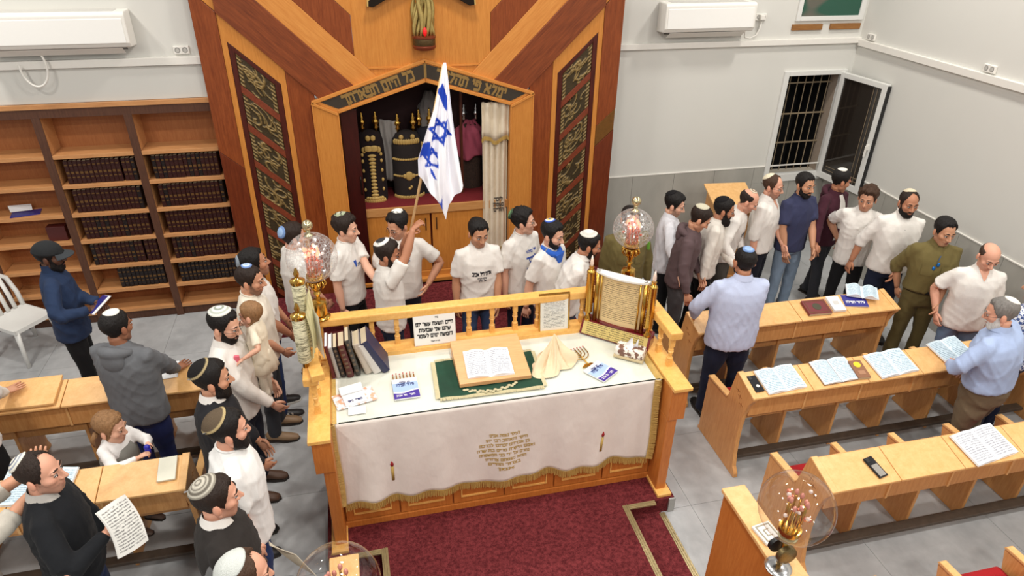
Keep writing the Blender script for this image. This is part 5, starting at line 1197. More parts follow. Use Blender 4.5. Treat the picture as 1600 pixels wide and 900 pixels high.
ARM = {'down': ((.235,.02,.86), (.4,-.5,0)), 'side': ((.29,.0,.88), (.5,-.4,0)), 'front': ((.13,.20,.93), (.7,-.5,-.1)), 'holdf': ((.25,.24,1.06), (.6,-.6,-.3)), 'desk': ((.22,.42,1.02), (.6,-.3,-.3)), 'fwd': ((.12,.42,1.12), (.5,-.3,-.6)), 'back': ((.24,-.10,.87), (.4,-.6,0)), 'out': ((.36,.06,.90), (.4,-.6,0)), 'clasp': ((.02,.26,.98), (.8,-.3,-.2))}
def person(x, y, face, label, H=1.75, z0=0.0, skin='mid', hair=('short','black',.012), beard=None, kippa=None, shirt=None, sleeve='short', pants=(30,30,34), shoes=(30,28,28), bulk=1.0, lean=0, sway=0, hyaw=0, hpitch=8, hroll=0, L='down', R='down', curlL=.45, curlR=.45, glasses=False, seed=None, mouth=False, collar=None, hem=.86, extra=None, legs=True, stance=.11, stride=0.0, head_scale=1.0, tuck=False, step=None, handL=None, handR=None, dress=None, kip_tilt=38, hair_noise=.004, sandals=False, brim=None, stubble=None):
    seed = seed if seed is not None else int(abs(x*97+y*31)*10) % 997
    S = H/1.75; RZ = Matrix.Rotation(R_(face-90), 3, 'Z')     # local: +y forward, +x right; (x, y) is where the head is
    sk = srgb(*SK[skin]); rng = np.random.default_rng(seed)
    def lean_m(z):  # bend of the upper body, growing from the hips
        f = max(0, min(1, (z/S-.90)/.5)); return Matrix.Rotation(-R_(lean)*f, 4, 'X') @ Matrix.Rotation(R_(sway)*f, 4, 'Y')
    hip = Vector((0, 0, .92*S))
    def U(p): p = Vector(p)*1.0; return hip + lean_m(p.z) @ (p-hip) if p.z > hip.z else p
    def V3(a, b, c): return U((a*S, b*S, c*S))
    top = V3(0, -.005, 1.505); B = bulk
    off = RZ @ V3(0, .02, 1.70); fx_, fy_ = x-off.x, y-off.y
    t = thing('person', label, 'person', (fx_, fy_, z0), face-90)
    # --- arms
    arms = {}
    for sd, spec, cu, hh_ in ((-1, L, curlL, handL), (1, R, curlR, handR)):
        if isinstance(spec, str): tg, pole = ARM[spec]
        elif spec[0] == 'w':
            q_ = RZ.inverted() @ (Vector(spec[1])-Vector((fx_, fy_, z0))); tg, pole = (sd*q_.x/S, q_.y/S, q_.z/S), (spec[2] if len(spec) > 2 else (.5,-.5,-.3))
        elif len(spec) == 2: tg, pole = spec
        else: tg, pole = spec, (.5, -.5, -.2)
        sh_ = V3(sd*.176*(.6+.4*B), -.008, 1.405); tgt = Vector((sd*tg[0]*S, tg[1]*S, tg[2]*S))
        el_, wr = ik(sh_, tgt, .285*S, .255*S, (sd*pole[0], pole[1], pole[2])); arms[sd] = (sh_, el_, wr, cu, hh_)
    # --- body: one mesh of skin (head, neck, trunk, limbs, hands)
    body = MB(); vk = int(seed) % 7; v, R0, P0 = head_variant(vk); hs = S**.5*1.09*head_scale
    hc = V3(0, .022, 1.622) if head_scale == 1 else V3(0, .02, 1.60)
    HM = Matrix.Translation(hc) @ Euler((-R_(hpitch+lean*.6), R_(hroll+sway*.5), R_(hyaw)), 'XYZ').to_matrix().to_4x4() @ Matrix.Diagonal((hs, hs*1.02, hs*1.0, 1))
    HM = Matrix.Translation(hc) @ (Matrix.Rotation(R_(hyaw), 4, 'Z') @ Matrix.Rotation(-R_(hpitch), 4, 'X') @ Matrix.Rotation(R_(hroll), 4, 'Y')) @ Matrix.Diagonal((hs, hs, hs, 1))
    cs = []
    X, Yc, Zc = P0[:, 0], P0[:, 1], P0[:, 2]
    lip = np.exp(-((np.abs(X)/.023)**4+((Zc+.066)/.0095)**2))*(Yc > .05); cheek = np.exp(-(((np.abs(X)-.042)/.02)**2+((Zc+.022)/.02)**2))*(Yc > .03)
    stub = beard_mask(P0, 'full')*(stubble if stubble is not None else (.30 if beard is None and head_scale == 1 and SK[skin][0] > 100 else 0.0)); eyes = np.exp(-(((np.abs(X)-.031)/.02)**2+((Zc-.004)/.012)**2))*(Yc > .03)
    base = np.array(sk[:3]); C = np.tile(base, (len(X), 1))
    C = C*(1-.10*eyes[:, None]) ; C = C + (np.array([.05,-.01,-.01])*cheek[:, None])*base[0]; C = C*(1-.75*stub[:, None]) + np.array([.012,.010,.010])*stub[:, None]
    C = C*(1-.55*lip[:, None]) + np.array(srgb(150,78,72)[:3])*.55*lip[:, None]
    body.add([HM @ Vector(p) for p in P0], HF, 0, None, [tuple(c)+(1,) for c in C])
    topi = [(NLAT-1)*NLON+i for i in range(NLON)]
    for s in (-1, 1):   # ears, eyes, brows
        E_ = Matrix.Rotation(R_(-14*s), 3, 'Z')
        body.ball(HM @ Vector((s*.081, -.014, -.010)), (.010*hs,.020*hs,.033*hs), 8, 7, 0, (HM.to_3x3().normalized() @ E_ @ Matrix.Rotation(R_(12), 3, 'X')), tuple(base*np.array([1.0,.92,.9]))+(1,))
        body.ball(HM @ Vector((s*.031, .0805, .002)), (.0135*hs,.010*hs,.0062*hs), 10, 7, 1, HM.to_3x3().normalized(), sk)
        body.ball(HM @ Vector((s*.0315, .0885, .0015)), (.0062*hs,.004*hs,.0062*hs), 8, 6, 2, HM.to_3x3().normalized(), sk)
        bp_ = []
        for i in range(5):
            f = i/4; d = Vector((s*(.013+.038*f), .090-.018*f*f, .0305+.0045*math.sin(f*3.0)-.003*f)); dn = np.array(d.normalized())[None]; r_ = radial(dn, v)[0]; bp_.append(HM @ (d.normalized()*(r_+.0005)))
        body.tube(bp_, [.0032*hs,.0048*hs,.0046*hs,.0036*hs,.0018*hs], 6, 3, colr=sk)
        lp_ = [HM @ Vector((s*.031-.015+.03*f, .0895-.011*abs(f-.5)*2*(1 if True else 0), .009-.006*abs(f-.5)*2)) for f in (0,.25,.5,.75,1)]
        body.tube(lp_, .0022*hs, 5, 3, colr=sk)
    if mouth: body.ball(HM @ Vector((0, .0925, -.067)), (.016*hs,.006*hs,.008*hs), 10, 6, 4, HM.to_3x3().normalized(), sk)
    nb = HM @ Vector((0, -.018, -.055)); body.tube([nb, nb.lerp(top, .45), top, V3(0,-.01,1.43), V3(0,0,1.25), V3(0,0,1.05), V3(0,0,.95)], [(.054*S,.056*S),(.054*S,.056*S),(.060*S,.058*S),(.075*S,.058*S),(.12*S*B,.075*S),(.12*S*B,.08*S),(.12*S*B,.08*S)], 14, 0, up=(1,0,0), colr=sk)
    for sd, (sh_, el_, wr, cu, hh_) in arms.items():
        d = (wr-el_).normalized()
        cv = 1.0 if sleeve == 'short' else .72; cu_ = 1.0 if (sleeve == 'short' or not shirt) else .72
        body.tube([sh_, sh_.lerp(el_, .5), el_-(el_-sh_)*.06, el_, el_.lerp(wr, .25), el_.lerp(wr, .6), wr-(wr-el_)*.06, wr+d*.012*S], [.042*S,.049*S*B*cu_,.042*S*cu_,.040*S*cu_,.045*S*(cu_ if sleeve != 'rolled' else .9),.037*S*(1 if sleeve in ('short','rolled') else .8),.027*S,.025*S], 10, 0, colr=sk)
        fin = Vector(hh_) if hh_ else d      # direction the hand points in
        yv = fin.normalized(); xv = Vector((-sd*.3, .95, .1)) if abs(yv.y) < .8 else Vector((-sd, 0, .3))
        if hh_ is None and yv.z > -.5: xv = Vector((-sd*1.0, .2, .25))
        xv = (xv-yv*xv.dot(yv)).normalized(); zv = xv.cross(yv)*(1 if sd < 0 else 1); zv = xv.cross(yv)
        if sd > 0: zv = -zv  # back of the hand faces outward
        Mh = Matrix.Translation(wr+d*.008*S) @ Matrix((xv, yv, zv)).transposed().to_4x4()
        hand_mb(body, Mh, cu, 1, sk, S*1.0)
    for s in (-1, 1):
        f0 = Vector((s*stance*S, s*stride*S, .09*S)); kn = Vector((s*stance*.95*S, s*stride*.55*S+.02*S, .48*S)); hp = Vector((s*.085*S, 0, .90*S)); body.tube([hp, kn, f0], [.07*S,.05*S,.035*S], 8, 0, colr=sk)
    hm = HAIR[hair[1]] if hair else HAIR['brown']
    body.build('body', [M_SKIN, M_EYEW, M_IRIS, hm, M_MOUTH], t, smooth=True)
    # --- hair, beard
    hth = np.zeros(len(P0))
    if hair:
        mk = hair_mask(P0, hair[0]); nz = lump(HD, seed, 9 if hair_noise < .006 else 16)*hair_noise; hth = np.clip(hair[2]+nz, .003, None)*(.16+.84*sstep(P0[:, 2], -.02, .085)); shell(mk, P0, R0, hth, 'hair', hm, t, HM)
    if beard:
        mk = beard_mask(P0, beard[2] if len(beard) > 2 else 'full'); th = beard[0]*(.35+.65*sstep(-P0[:, 2], .05, .11))*(1+.25*lump(HD, seed+5, 14)); shell(mk, P0, R0, np.clip(th, .002, None), 'beard', HAIR[beard[1]], t, HM)
        mm = MB(); mm.tube([HM @ Vector((xx, .0945-7*xx*xx, -.050-6*xx*xx)) for xx in (-.026,-.014,0,.014,.026)], [.003*hs,.0055*hs,.0045*hs,.0055*hs,.003*hs], 6); mm.build('moustache', HAIR[beard[1]], t, smooth=True)
    # --- skullcap
    if kippa:
        rad, cols = kippa[0], kippa[1]; tilt = R_(kip_tilt if len(kippa) < 3 else kippa[2]); roll = R_(kippa[3]) if len(kippa) > 3 else 0
        ax = Matrix.Rotation(roll, 3, 'Y') @ Matrix.Rotation(tilt, 3, 'X') @ Vector((0, 0, 1)); ax = Vector((ax.x, -abs(ax.y) if tilt > 0 else ax.y, ax.z)); e1 = ax.orthogonal().normalized(); e2 = ax.cross(e1)
        nr, na = 11, 28; Ds = []; 
        for i in range(nr+1):
            an = rad*i/nr
            for j in range(na): a = 2*math.pi*j/na; Ds.append(ax*math.cos(an)+(e1*math.cos(a)+e2*math.sin(a))*math.sin(an))
        Dn = np.array([tuple(d) for d in Ds]); ra = radial(Dn, v); th = (hair[2] if hair else .002)*.9+.006
        if hair and hair[0] == 'hor': th = .006
        ra = ra*0+np.maximum(ra+th, .0) ; m = MB(); cl_ = [srgb(*cols[min(len(cols)-1, int(i/(nr+.01)*len(cols)))]) for i in range(nr+1)]
        vs = [HM @ Vector(tuple(Dn[q]*(ra[q]+.003*(1-(q//na)/nr)))) for q in range(len(Dn))]; cc = [cl_[q//na] for q in range(len(Dn))]
        vs += [HM @ Vector(tuple(Dn[nr*na+j]*(ra[nr*na+j]-.012))) for j in range(na)]; cc += [cl_[-1]]*na
        m.add(vs, [(i*na+j, i*na+(j+1) % na, (i+1)*na+(j+1) % na, (i+1)*na+j) for i in range(nr+1) for j in range(na)], 0, None, cc); m.build('kippa', vcol('knitted_cap', .85, .6, 260, .2), t, smooth=True)
        if len(kippa) > 4 and kippa[4]:
            q = nr*na-na+kippa[4]; p_ = Dn[q]*(ra[q]+.004); MB().box(-.004,.004,-.014,.014,-.002,.002).build('hair_clip', M_SILVER, t, loc=HM @ Vector(tuple(p_)))
    if brim:   # peaked cap
        m = MB(); mk = sstep(P0[:, 2], .030, .040); o_ = shell(mk, P0, R0, np.full(len(P0), .016), 'cap', fabric('cap_cloth', brim), t, HM)
        def br(u, v_): a = (u-.5)*2.0; r_ = .098+.075*v_*math.cos((u-.5)*2.2); return HM @ Vector((r_*math.sin(a)*.86, r_*math.cos(a)*1.0, .042-.012*v_-.022*(2*u-1)**2*v_+.0))
        mbb = MB(); mbb.grid(br, 14, 4); mbb.grid(lambda u, v_: br(1-u, v_)-HM.to_3x3() @ Vector((0,0,.005)), 14, 4); mbb.build('cap_peak', fabric('cap_peak_cloth', (58,62,66)), t, smooth=True)
    if glasses:
        g_ = MB()
        for s in (-1, 1): g_.tube([HM @ Vector((s*.033+.021*math.cos(a), .101, .0+.0155*math.sin(a))) for a in np.linspace(0, 2*math.pi, 15)], .0013, 5); g_.tube([HM @ Vector((s*.054,.099,.004)), HM @ Vector((s*.077,.06,.006)), HM @ Vector((s*.082,-.01,.002))], .0014, 5)
        g_.tube([HM @ Vector((-.012,.101,.003)), HM @ Vector((.012,.101,.003))], .0013, 5); g_.build('glasses', plain('thin_dark_frame', (52,44,40), .3, .5), t, smooth=True)
    # --- shirt
    if shirt:
        sm_ = MB(); up = (1, 0, 0); hz = hem
        zs = [(hz-.005,.186,.138,.0),(hz+.03,.188,.140,.0),(.97,.186,.138,.0),(1.08,.180,.136,.004),(1.22,.192,.142,.006),(1.33,.194,.132,.0),(1.40,.170,.112,-.008),(1.452,.126,.090,-.012),(1.484,.088,.074,-.008),(1.508,.067,.066,-.004)]
        zs = [q for q in zs if q[0] >= hz-.01]
        sm_.tube([V3(0, o, z) for z, a, b, o in zs], [((a*B+ .004)*S, (b*(.35+.65*B)*1.02)*S) if z < 1.43 else (a*S, b*S) for z, a, b, o in zs], 22, up=up)
        for sd, (sh_, el_, wr, cu, hh_) in arms.items():
            s0 = V3(sd*.06, -.008, 1.435)
            k = .82+.18*B
            if sleeve == 'short':
                e = sh_.lerp(el_, .80); sm_.tube([s0, sh_, sh_.lerp(el_, .4), e], [.052*S,.066*S*k,.071*S*k,.074*S*k], 14)
            elif sleeve == 'rolled':
                e = el_.lerp(wr, .30); sm_.tube([s0, sh_, sh_.lerp(el_, .5), el_, e], [.052*S,.066*S*k,.068*S*k,.065*S*k,.060*S], 14)
            else:
                e = wr-(wr-el_)*.02; sm_.tube([s0, sh_, sh_.lerp(el_, .5), el_.lerp(sh_, .12), el_.lerp(wr, .10), el_.lerp(wr, .55), e], [.052*S,.066*S*k,.067*S*k,.062*S*k,.060*S*k,.052*S,.041*S], 14)
        me = remeshed(sm_, .0155*max(.7, S), 3); wrinkle(me, seed+1, .010)
        me.polygons.foreach_set('use_smooth', [True]*len(me.polygons)); me.name = 'shirt'
        smat = shirt if isinstance(shirt, bpy.types.Material) else fabric('cloth_%d_%d_%d' % shirt, shirt)
        me.materials.clear(); me.materials.append(smat); so_ = bpy.data.objects.new({'jacket': 'jacket'}.get(sleeve, 'shirt'), me); col.objects.link(so_); so_.parent = t
        nd = (HM @ Vector((0,-.018,-.055))-top).normalized()
        def ring(c, r1, r2, f=0.0): return [c + Vector((r1*math.cos(a), r2*math.sin(a), f*math.sin(a))) for a in np.linspace(0, 2*math.pi, 25)]
        if collar == 'crew' or collar is None: MB().tube(ring(top+Vector((0,0,.003*S)), .066*S, .064*S, -.018), .0075*S, 6, cap=False).build('neckband', smat, t, smooth=True)
        if collar == 'shirt':
            cm = MB(); cm.grid(lambda u, v_: top + Vector(((.068+.020*v_)*S*math.sin((u-.5)*5.6), -(.064+.020*v_)*S*math.cos((u-.5)*5.6)*1.0, (.030-.050*v_*(1-.0*u)-.03*abs(2*u-1)**3)*S)), 30, 4)
            cm.grid(lambda u, v_: top + Vector(((.066+.018*v_)*S*math.sin((.5-u)*5.6), -(.062+.018*v_)*S*math.cos((.5-u)*5.6), (.028-.048*v_-.03*abs(2*u-1)**3)*S)), 30, 4); cm.build('collar', smat if not extra or 'collar_mat' not in extra else extra['collar_mat'], t, smooth=True)
        if collar == 'high': MB().tube([top-Vector((0,0,.02*S)), top+nd*.025*S, top+nd*.055*S], [(.078*S,.074*S),(.070*S,.068*S),(.070*S,.068*S)], 20, cap=False).build('collar', smat, t, smooth=True)
        if collar == 'hood':
            aa = np.linspace(-.62*math.pi, .62*math.pi, 17); hc_ = V3(0,-.02,1.475)
            hd = MB(); hd.tube([hc_+Vector((.105*S*math.sin(a), -.095*S*math.cos(a)-.01*S, (.012*math.cos(a)-.045*(abs(a)/1.95)**2)*S)) for a in aa], [(.016+.030*max(0, math.cos(a*.8)))*S for a in aa], 10); hd.ball(V3(0,-.115,1.40), (.10*S,.050*S,.095*S), 14, 9); hme = remeshed(hd, .014, 4); hme.polygons.foreach_set('use_smooth', [True]*len(hme.polygons)); hme.materials.append(smat); ho = bpy.data.objects.new('hood', hme); col.objects.link(ho); ho.parent = t
    # --- trousers and shoes
    if pants:
        pm_ = MB(); pm_.tube([(0,0,.80*S),(0,0,.90*S),V3(0,0,.975),V3(0,0,1.03)], [(.165*S*B,.120*S*B),(.170*S*B,.122*S*B),(.162*S*B,.118*S*B),(.154*S*B,.112*S*B)], 18, up=(1,0,0))
        for s in (-1, 1):
            f0 = Vector((s*stance*S, s*stride*S, .055*S)); kn = Vector((s*stance*.95*S, s*stride*.55*S+.02*S, .48*S)); hp = Vector((s*.082*S, 0, .88*S))
            if sd and step: pass
            pm_.tube([hp, hp.lerp(kn, .5), kn, kn.lerp(f0, .5), f0], [.090*S*B,.086*S*B,.068*S,.066*S,.062*S], 14)
        me = remeshed(pm_, .018*max(.7, S), 3); wrinkle(me, seed+2, .009); me.polygons.foreach_set('use_smooth', [True]*len(me.polygons)); me.name = 'trousers'
        me.materials.append(pants if isinstance(pants, bpy.types.Material) else fabric('trouser_%d_%d_%d' % pants, pants, .9, .2)); o = bpy.data.objects.new('trousers', me); col.objects.link(o); o.parent = t
    if shoes:
        for s in (-1, 1):
            fx, fy = s*stance*S, s*stride*S; q = MB()
            q.tube([(fx,fy-.075*S,.045*S),(fx,fy-.06*S,.052*S),(fx,fy+.0*S,.055*S),(fx+s*.006,fy+.07*S,.042*S),(fx+s*.010,fy+.14*S,.034*S),(fx+s*.008,fy+.19*S,.026*S),(fx+s*.006,fy+.205*S,.022*S)], [(.022*S,.030*S),(.036*S,.046*S),(.040*S,.050*S),(.044*S,.038*S),(.047*S,.030*S),(.036*S,.022*S),(.014*S,.010*S)], 14, up=(1,0,0))
            so_ = q.build('shoe', plain('shoe_%d_%d_%d' % shoes, shoes, .5), t, smooth=True)
            sl_ = MB(); sl_.prism([(fx-.034*S,fy-.085*S),(fx+.034*S,fy-.085*S),(fx+.040*S,fy),(fx+.052*S+s*.006,fy+.10*S),(fx+.040*S+s*.006,fy+.19*S),(fx+s*.006,fy+.215*S),(fx-.040*S+s*.006,fy+.19*S),(fx-.052*S+s*.006,fy+.10*S),(fx-.040*S,fy)], 'z', 0, .020*S); sl_.build('sole', plain('sole_light', (206,204,198), .6) if (sandals == 'white') else plain('sole_dark', (44,36,30), .7), so_)
            if sandals == 'white':
                for k in range(3): MB().obox((fx+s*.046*S, fy+(.03+.035*k)*S, .05*S), (.006,.012,.055), Matrix.Rotation(.5, 3, 'X')).build('stripe', M_WHITEP, so_)
    t['_'] = 0; del t['_']
    return t, dict(S=S, HM=HM, arms=arms, top=top, V3=V3, U=U)
def chest_print(p, info, txt, size, colr, u, z, width=None, name='shirt_print', y=.145, bold=.2, tilt=0):
    """lettering laid on the chest: projected onto the shirt surface"""
    sh_ = [c for c in p.children if c.name.split('.')[0] in ('shirt', 'jacket')][0]; S = info['S']
    from mathutils.bvhtree import BVHTree
    me = sh_.data; bvh = BVHTree.FromPolygons([v.co for v in me.vertices], [tuple(q.vertices) for q in me.polygons])
    def wrap(q):
        h = bvh.ray_cast(Vector((q.x, .6, q.z)), Vector((0, -1, 0))); return (h[0]+Vector((0, .003, 0))) if h[0] is not None else Vector((q.x, y, q.z))
    c = info['V3'](u, 0, z); return lettering(txt, size*S, plain('print_%d_%d_%d' % colr, colr, .7), p, (c.x, .3, c.z), (-1, 0, math.sin(R_(tilt))), (0, 0, 1), name, bold=bold, lift=0, width=width, wrap=wrap)
def chest_patch(p, info, outline, nu, nv, mat, name, off=.004, colr=None, y0=.7, sgn=1):
    # a thin layer of cloth (or bare skin at an open neck) following the front of the shirt; outline(u, v) -> (x, z) in metres for a 1.75 m figure
    from mathutils.bvhtree import BVHTree
    sh_ = [c for c in p.children if c.name.split('.')[0] in ('shirt', 'jacket')][0]; me = sh_.data; V3 = info['V3']
    bvh = BVHTree.FromPolygons([v.co for v in me.vertices], [tuple(q.vertices) for q in me.polygons])
    def f(u, v):
        a, b = outline(u, v); c = V3(a, 0, b); h = bvh.ray_cast(Vector((c.x, y0*sgn, c.z)), Vector((0, -sgn, 0))); y = h[0].y if h[0] is not None else c.y+.1*sgn
        return (c.x, y+off*sgn, c.z)
    mb = MB(); mb.grid(f, nu, nv, colr=colr); mb.grid(lambda u, v: (f(1-u, v)[0], f(1-u, v)[1]-.003*sgn, f(1-u, v)[2]), nu, nv, colr=colr)
    return mb.build(name, mat, p, smooth=True)
def pocket(p, i, mat, x, z=1.24, w=.10, h=.11):
    return chest_patch(p, i, lambda u, v: (x+w*(u-.5), z+h*(v-.5)), 5, 5, mat, 'chest_pocket', .007)
def vneck(p, i, skin, w=.05, depth=.11, top=1.50):
    return chest_patch(p, i, lambda u, v: ((u-.5)*2*w*(.06+.94*v), top-depth*(1-v)), 8, 8, M_SKIN, 'open_neck', .004, srgb(*SK[skin]))
def watch(p, info, sd, colr=(24,24,26), name='wrist_watch'):
    sh_, el_, wr, cu, hh_ = info['arms'][sd]; d = (wr-el_).normalized(); c = wr-d*.035; MB().tube([c-d*.011, c, c+d*.011], [.027,.029,.027], 14).build(name, plain('strap_%d' % colr[0], colr, .4), p, smooth=True)
W_ = (238,234,228); WC = (232,226,216); OL = (112,100,60)
JEAN = (62,84,124); LJ = (136,156,178); NAVY = (30,36,58); BLK = (24,24,27); CHAR = (58,60,66)
KW = [(238,236,228)]; KBK = [(26,24,26)]; KBL = [(150,182,222),(160,190,228),(120,150,200)]
HOLD = 'people singing in a row hand in hand'
# ---- behind the bimah
p, i = person(-0.639, 6.139, 20, 'man in white T-shirt and pale blue kippa behind the globe lamp by the parchment ornament', 1.80, hair=('low','dark',.018), kippa=(.40, KBL, 62, 20), shirt=W_, pants=BLK, shoes=(150,104,62), L='down', R='front', skin='rosy', seed=11)
p, i = person(-0.152, 6.222, -28, 'curly-haired young man in white T-shirt with green and blue chest prints', 1.80, hair=('low','dark',.034), hair_noise=.012, kippa=(.34, [(196,200,180),(170,180,150)], 20), shirt=W_, pants=BLK, L=('w', (.08,5.92,1.22), (.6,-.5,-.3)), R='down', skin='light', hyaw=10, hpitch=6, curlL=.7, bulk=.95, seed=12)
for (u, z, c, w) in ((.06,1.26,(48,150,96),.05),(-.075,1.30,(44,92,190),.03)): chest_print(p, i, 'חי', .05, c, -u, z, w, 'shirt_logo', bold=.4)
chest_print(p, i, 'תל אביב', .024, (70,90,120), .01, 1.285, .09)
p, i = person(0.207, 5.705, 12, 'bearded man in white polo raising the flagpole with both arms', 1.74, hair=('low','dark',.024), hair_noise=.008, kippa=(.50, [(60,58,60),(60,58,60),(60,58,60),(240,238,232),(240,238,232)], 30), beard=(.010,'dark'), shirt=W_, pants=NAVY, L=('w',(.40,5.70,1.80),(.4,.4,-.8)), R=('w',(.45,5.66,1.86),(.5,.3,-.8)), curlL=1.3, curlR=1.3, handL=(.2,.8,.5), handR=(-.2,.8,.5), skin='tan', hpitch=10, hyaw=-18, collar='shirt', seed=13)
flagman = i
p, i = person(0.347, 6.200, -98, 'man in glasses and white T-shirt looking down beside the flag bearer', 1.80, hair=('short','black',.026), hair_noise=.008, kippa=(.34, KW, 24), shirt=W_, pants=(26,28,40), L=('w',(.60,6.05,1.06),(.9,-.3,-.1)), R='front', glasses=True, skin='mid', hyaw=-42, hpitch=22, seed=14, bulk=1.08)
watch(p, i, -1); chest_print(p, i, 'חנוכה\nתשפד', .018, (90,110,150), -.07, 1.31, .07)
p, i = person(1.096, 5.911, -84, 'bareheaded young man in white T-shirt with black Hebrew print', 1.78, hair=('low','black',.022), shirt=W_, pants=JEAN, L=('w',(1.27,5.80,.90)), R='down', skin='olive', hyaw=8, hpitch=14, bulk=.98, seed=15, kippa=None)
chest_print(p, i, 'אדוני דיל אביב', .034, (32,32,40), 0, 1.24, .20, bold=.24); chest_print(p, i, 'שלנו הבית\nשל כולנו', .016, (60,60,70), .0, 1.18, .10); watch(p, i, -1); watch(p, i, 1)
p, i = person(1.581, 6.050, -58, 'bespectacled young man in white T-shirt with blue print, kippa on the back of his head', 1.80, hair=('low','black',.028), hair_noise=.008, kippa=(.36, [(88,126,84),(120,160,110),(70,90,70)], 58), shirt=W_, pants=NAVY, glasses=True, L='down', R='down', skin='light', hyaw=42, hpitch=0, mouth=True, bulk=.92, seed=16)
chest_print(p, i, 'לזכר', .055, (58,84,170), -.02, 1.25, .15, bold=.22); chest_print(p, i, 'של כולנו', .024, (58,84,170), -.02, 1.34, .15); chest_print(p, i, 'תל אביב', .03, (58,84,170), .0, 1.15, .10, bold=.3)
p, i = person(1.804, 5.768, -50, 'young man with a bright blue scarf round his neck and white T-shirt', 1.76, hair=('low','black',.024), kippa=(.34, [(70,100,190),(230,200,90),(240,240,240),(70,100,190)], 25), beard=(.003,'black'), shirt=W_, pants=(120,124,132), L='down', R='back', skin='light', hyaw=8, hpitch=12, seed=17)
M_SCARF = fabric('bright_blue_scarf', (52,104,206), .8); sc_ = MB(); tp = i['top']
sc_.tube([tp+Vector((.080*math.cos(a), .085*math.sin(a)+.02, -.02-.05*max(0, math.sin(a)))) for a in np.linspace(0, 2*math.pi, 25)], [.024+.010*max(0, math.sin(a)) for a in np.linspace(0, 2*math.pi, 25)], 9, cap=False); sc_.build('scarf', M_SCARF, p, smooth=True)
MB().prism([(-.075,tp.z-.05),(.075,tp.z-.05),(.01,tp.z-.20),(-.01,tp.z-.20)], 'y', tp.y+.115, tp.y+.135).build('scarf_fold', M_SCARF, p, bevel=.008)
MB().tube([(.02,tp.y+.14,tp.z-.19),(.03,.13,1.14),(.03,.135,1.0)], .003, 5).build('scarf_cord', M_SCARF, p)
p, i = person(2.118, 5.527, -22, 'bearded man in white shirt and large white kippa leaning forward singing', 1.76, hair=('low','black',.014), kippa=(.60, [(236,234,224),(236,234,224),(214,212,204),(236,234,224)], 22), beard=(.008,'black'), shirt=W_, sleeve='short', collar='shirt', pants=(64,70,86), L='down', R='back', skin='tan', hyaw=12, hpitch=18, lean=14, mouth=True, seed=18)
p, i = person(2.671, 5.915, -88, 'soldier in olive uniform whose head is behind the globe lamp over the plaque', 1.78, hair=('short','black',.012), shirt=OL, sleeve='long', collar='shirt', pants=(104,92,56), shoes=(70,44,30), L='side', R='down', skin='tan', bulk=1.1, seed=19)
MB().obox(i['V3'](-.205,.05,1.33), (.012,.07,.09), Matrix.Rotation(.5, 3, 'Z')).build('shoulder_patch', plain('green_patch', (110,170,60), .7), p, bevel=.003); watch(p, i, -1)
for s in (-1, 1): pocket(p, i, fabric('cloth_%d_%d_%d' % OL, OL), s*.085)
# ---- row of men on the bench side, hand in hand
SHW = fabric('fine_striped_white', (226,226,232), .8, .1)
p, i = person(3.349, 6.311, -25, 'man in pale striped shirt and small black kippa beside the brown hoodie', 1.72, hair=('low','black',.022), hair_noise=.008, kippa=(.40, KBK, 40, 0, 8), stubble=.7, shirt=SHW, sleeve='long', collar='shirt', pants=BLK, L='down', R=('w',(3.22,5.62,.93)), skin='light', hyaw=-6, hpitch=18, hem=.84, seed=21)
p, i = person(3.406, 5.817, -35, 'man in brown-mauve hoodie with a beige kippa looking down', 1.78, hair=('low','dark',.016), kippa=(.48, [(206,200,176)], 30), shirt=(98,80,82), sleeve='long', collar='hood', pants=(74,72,74), L='front', R=('w',(3.25,5.58,.90)), skin='mid', hpitch=34, hyaw=15, lean=8, seed=22)
p, i = person(3.827, 6.075, -30, 'man with a long black beard, glasses and white shirt', 1.74, hair=('low','black',.014), kippa=(.52, KBK, 32, 0, 10), beard=(.040,'black'), glasses=True, shirt=WC, sleeve='long', collar='shirt', pants=BLK, L=('w',(3.98,5.92,.97)), R='down', skin='tan', hpitch=14, hyaw=8, lean=8, sway=-8, stride=.10, mouth=True, seed=23)
p, i = person(4.219, 6.241, -40, 'balding man in white sweatshirt with a small grey print, laughing', 1.74, hair=('hor','dark',.005), kippa=(.33, [(216,200,176),(140,120,104),(216,200,176)], 14), shirt=W_, sleeve='long', collar='hood', pants=(84,80,74), L='front', R=('w',(4.02,5.95,.98)), skin='rosy', hpitch=30, hyaw=10, lean=12, mouth=True, seed=24)
chest_print(p, i, 'שלום', .04, (90,90,96), .05, 1.22, .09, bold=.25)
p, i = person(4.603, 6.426, -48, 'bespectacled man in open-necked white shirt and cream kippa singing', 1.80, hair=('receding','brown',.008), kippa=(.52, [(238,228,200)], 42), stubble=.75, glasses=True, shirt=W_, sleeve='rolled', collar='shirt', pants=(26,28,40), L=('w',(4.80,6.22,.92)), R='down', skin='rosy', hyaw=-2, hpitch=8, mouth=True, bulk=1.14, seed=25)
vneck(p, i, 'rosy', .045, .13)
p, i = person(4.996, 6.392, -82, 'bareheaded bearded man in navy T-shirt and light jeans', 1.80, hair=('low','black',.016), beard=(.007,'black'), shirt=(60,64,94), pants=LJ, shoes=(92,92,96), L=('w',(5.12,6.12,.90)), R=('w',(4.82,6.24,.90)), skin='olive', hyaw=4, hpitch=4, bulk=1.02, seed=26, hem=.84)
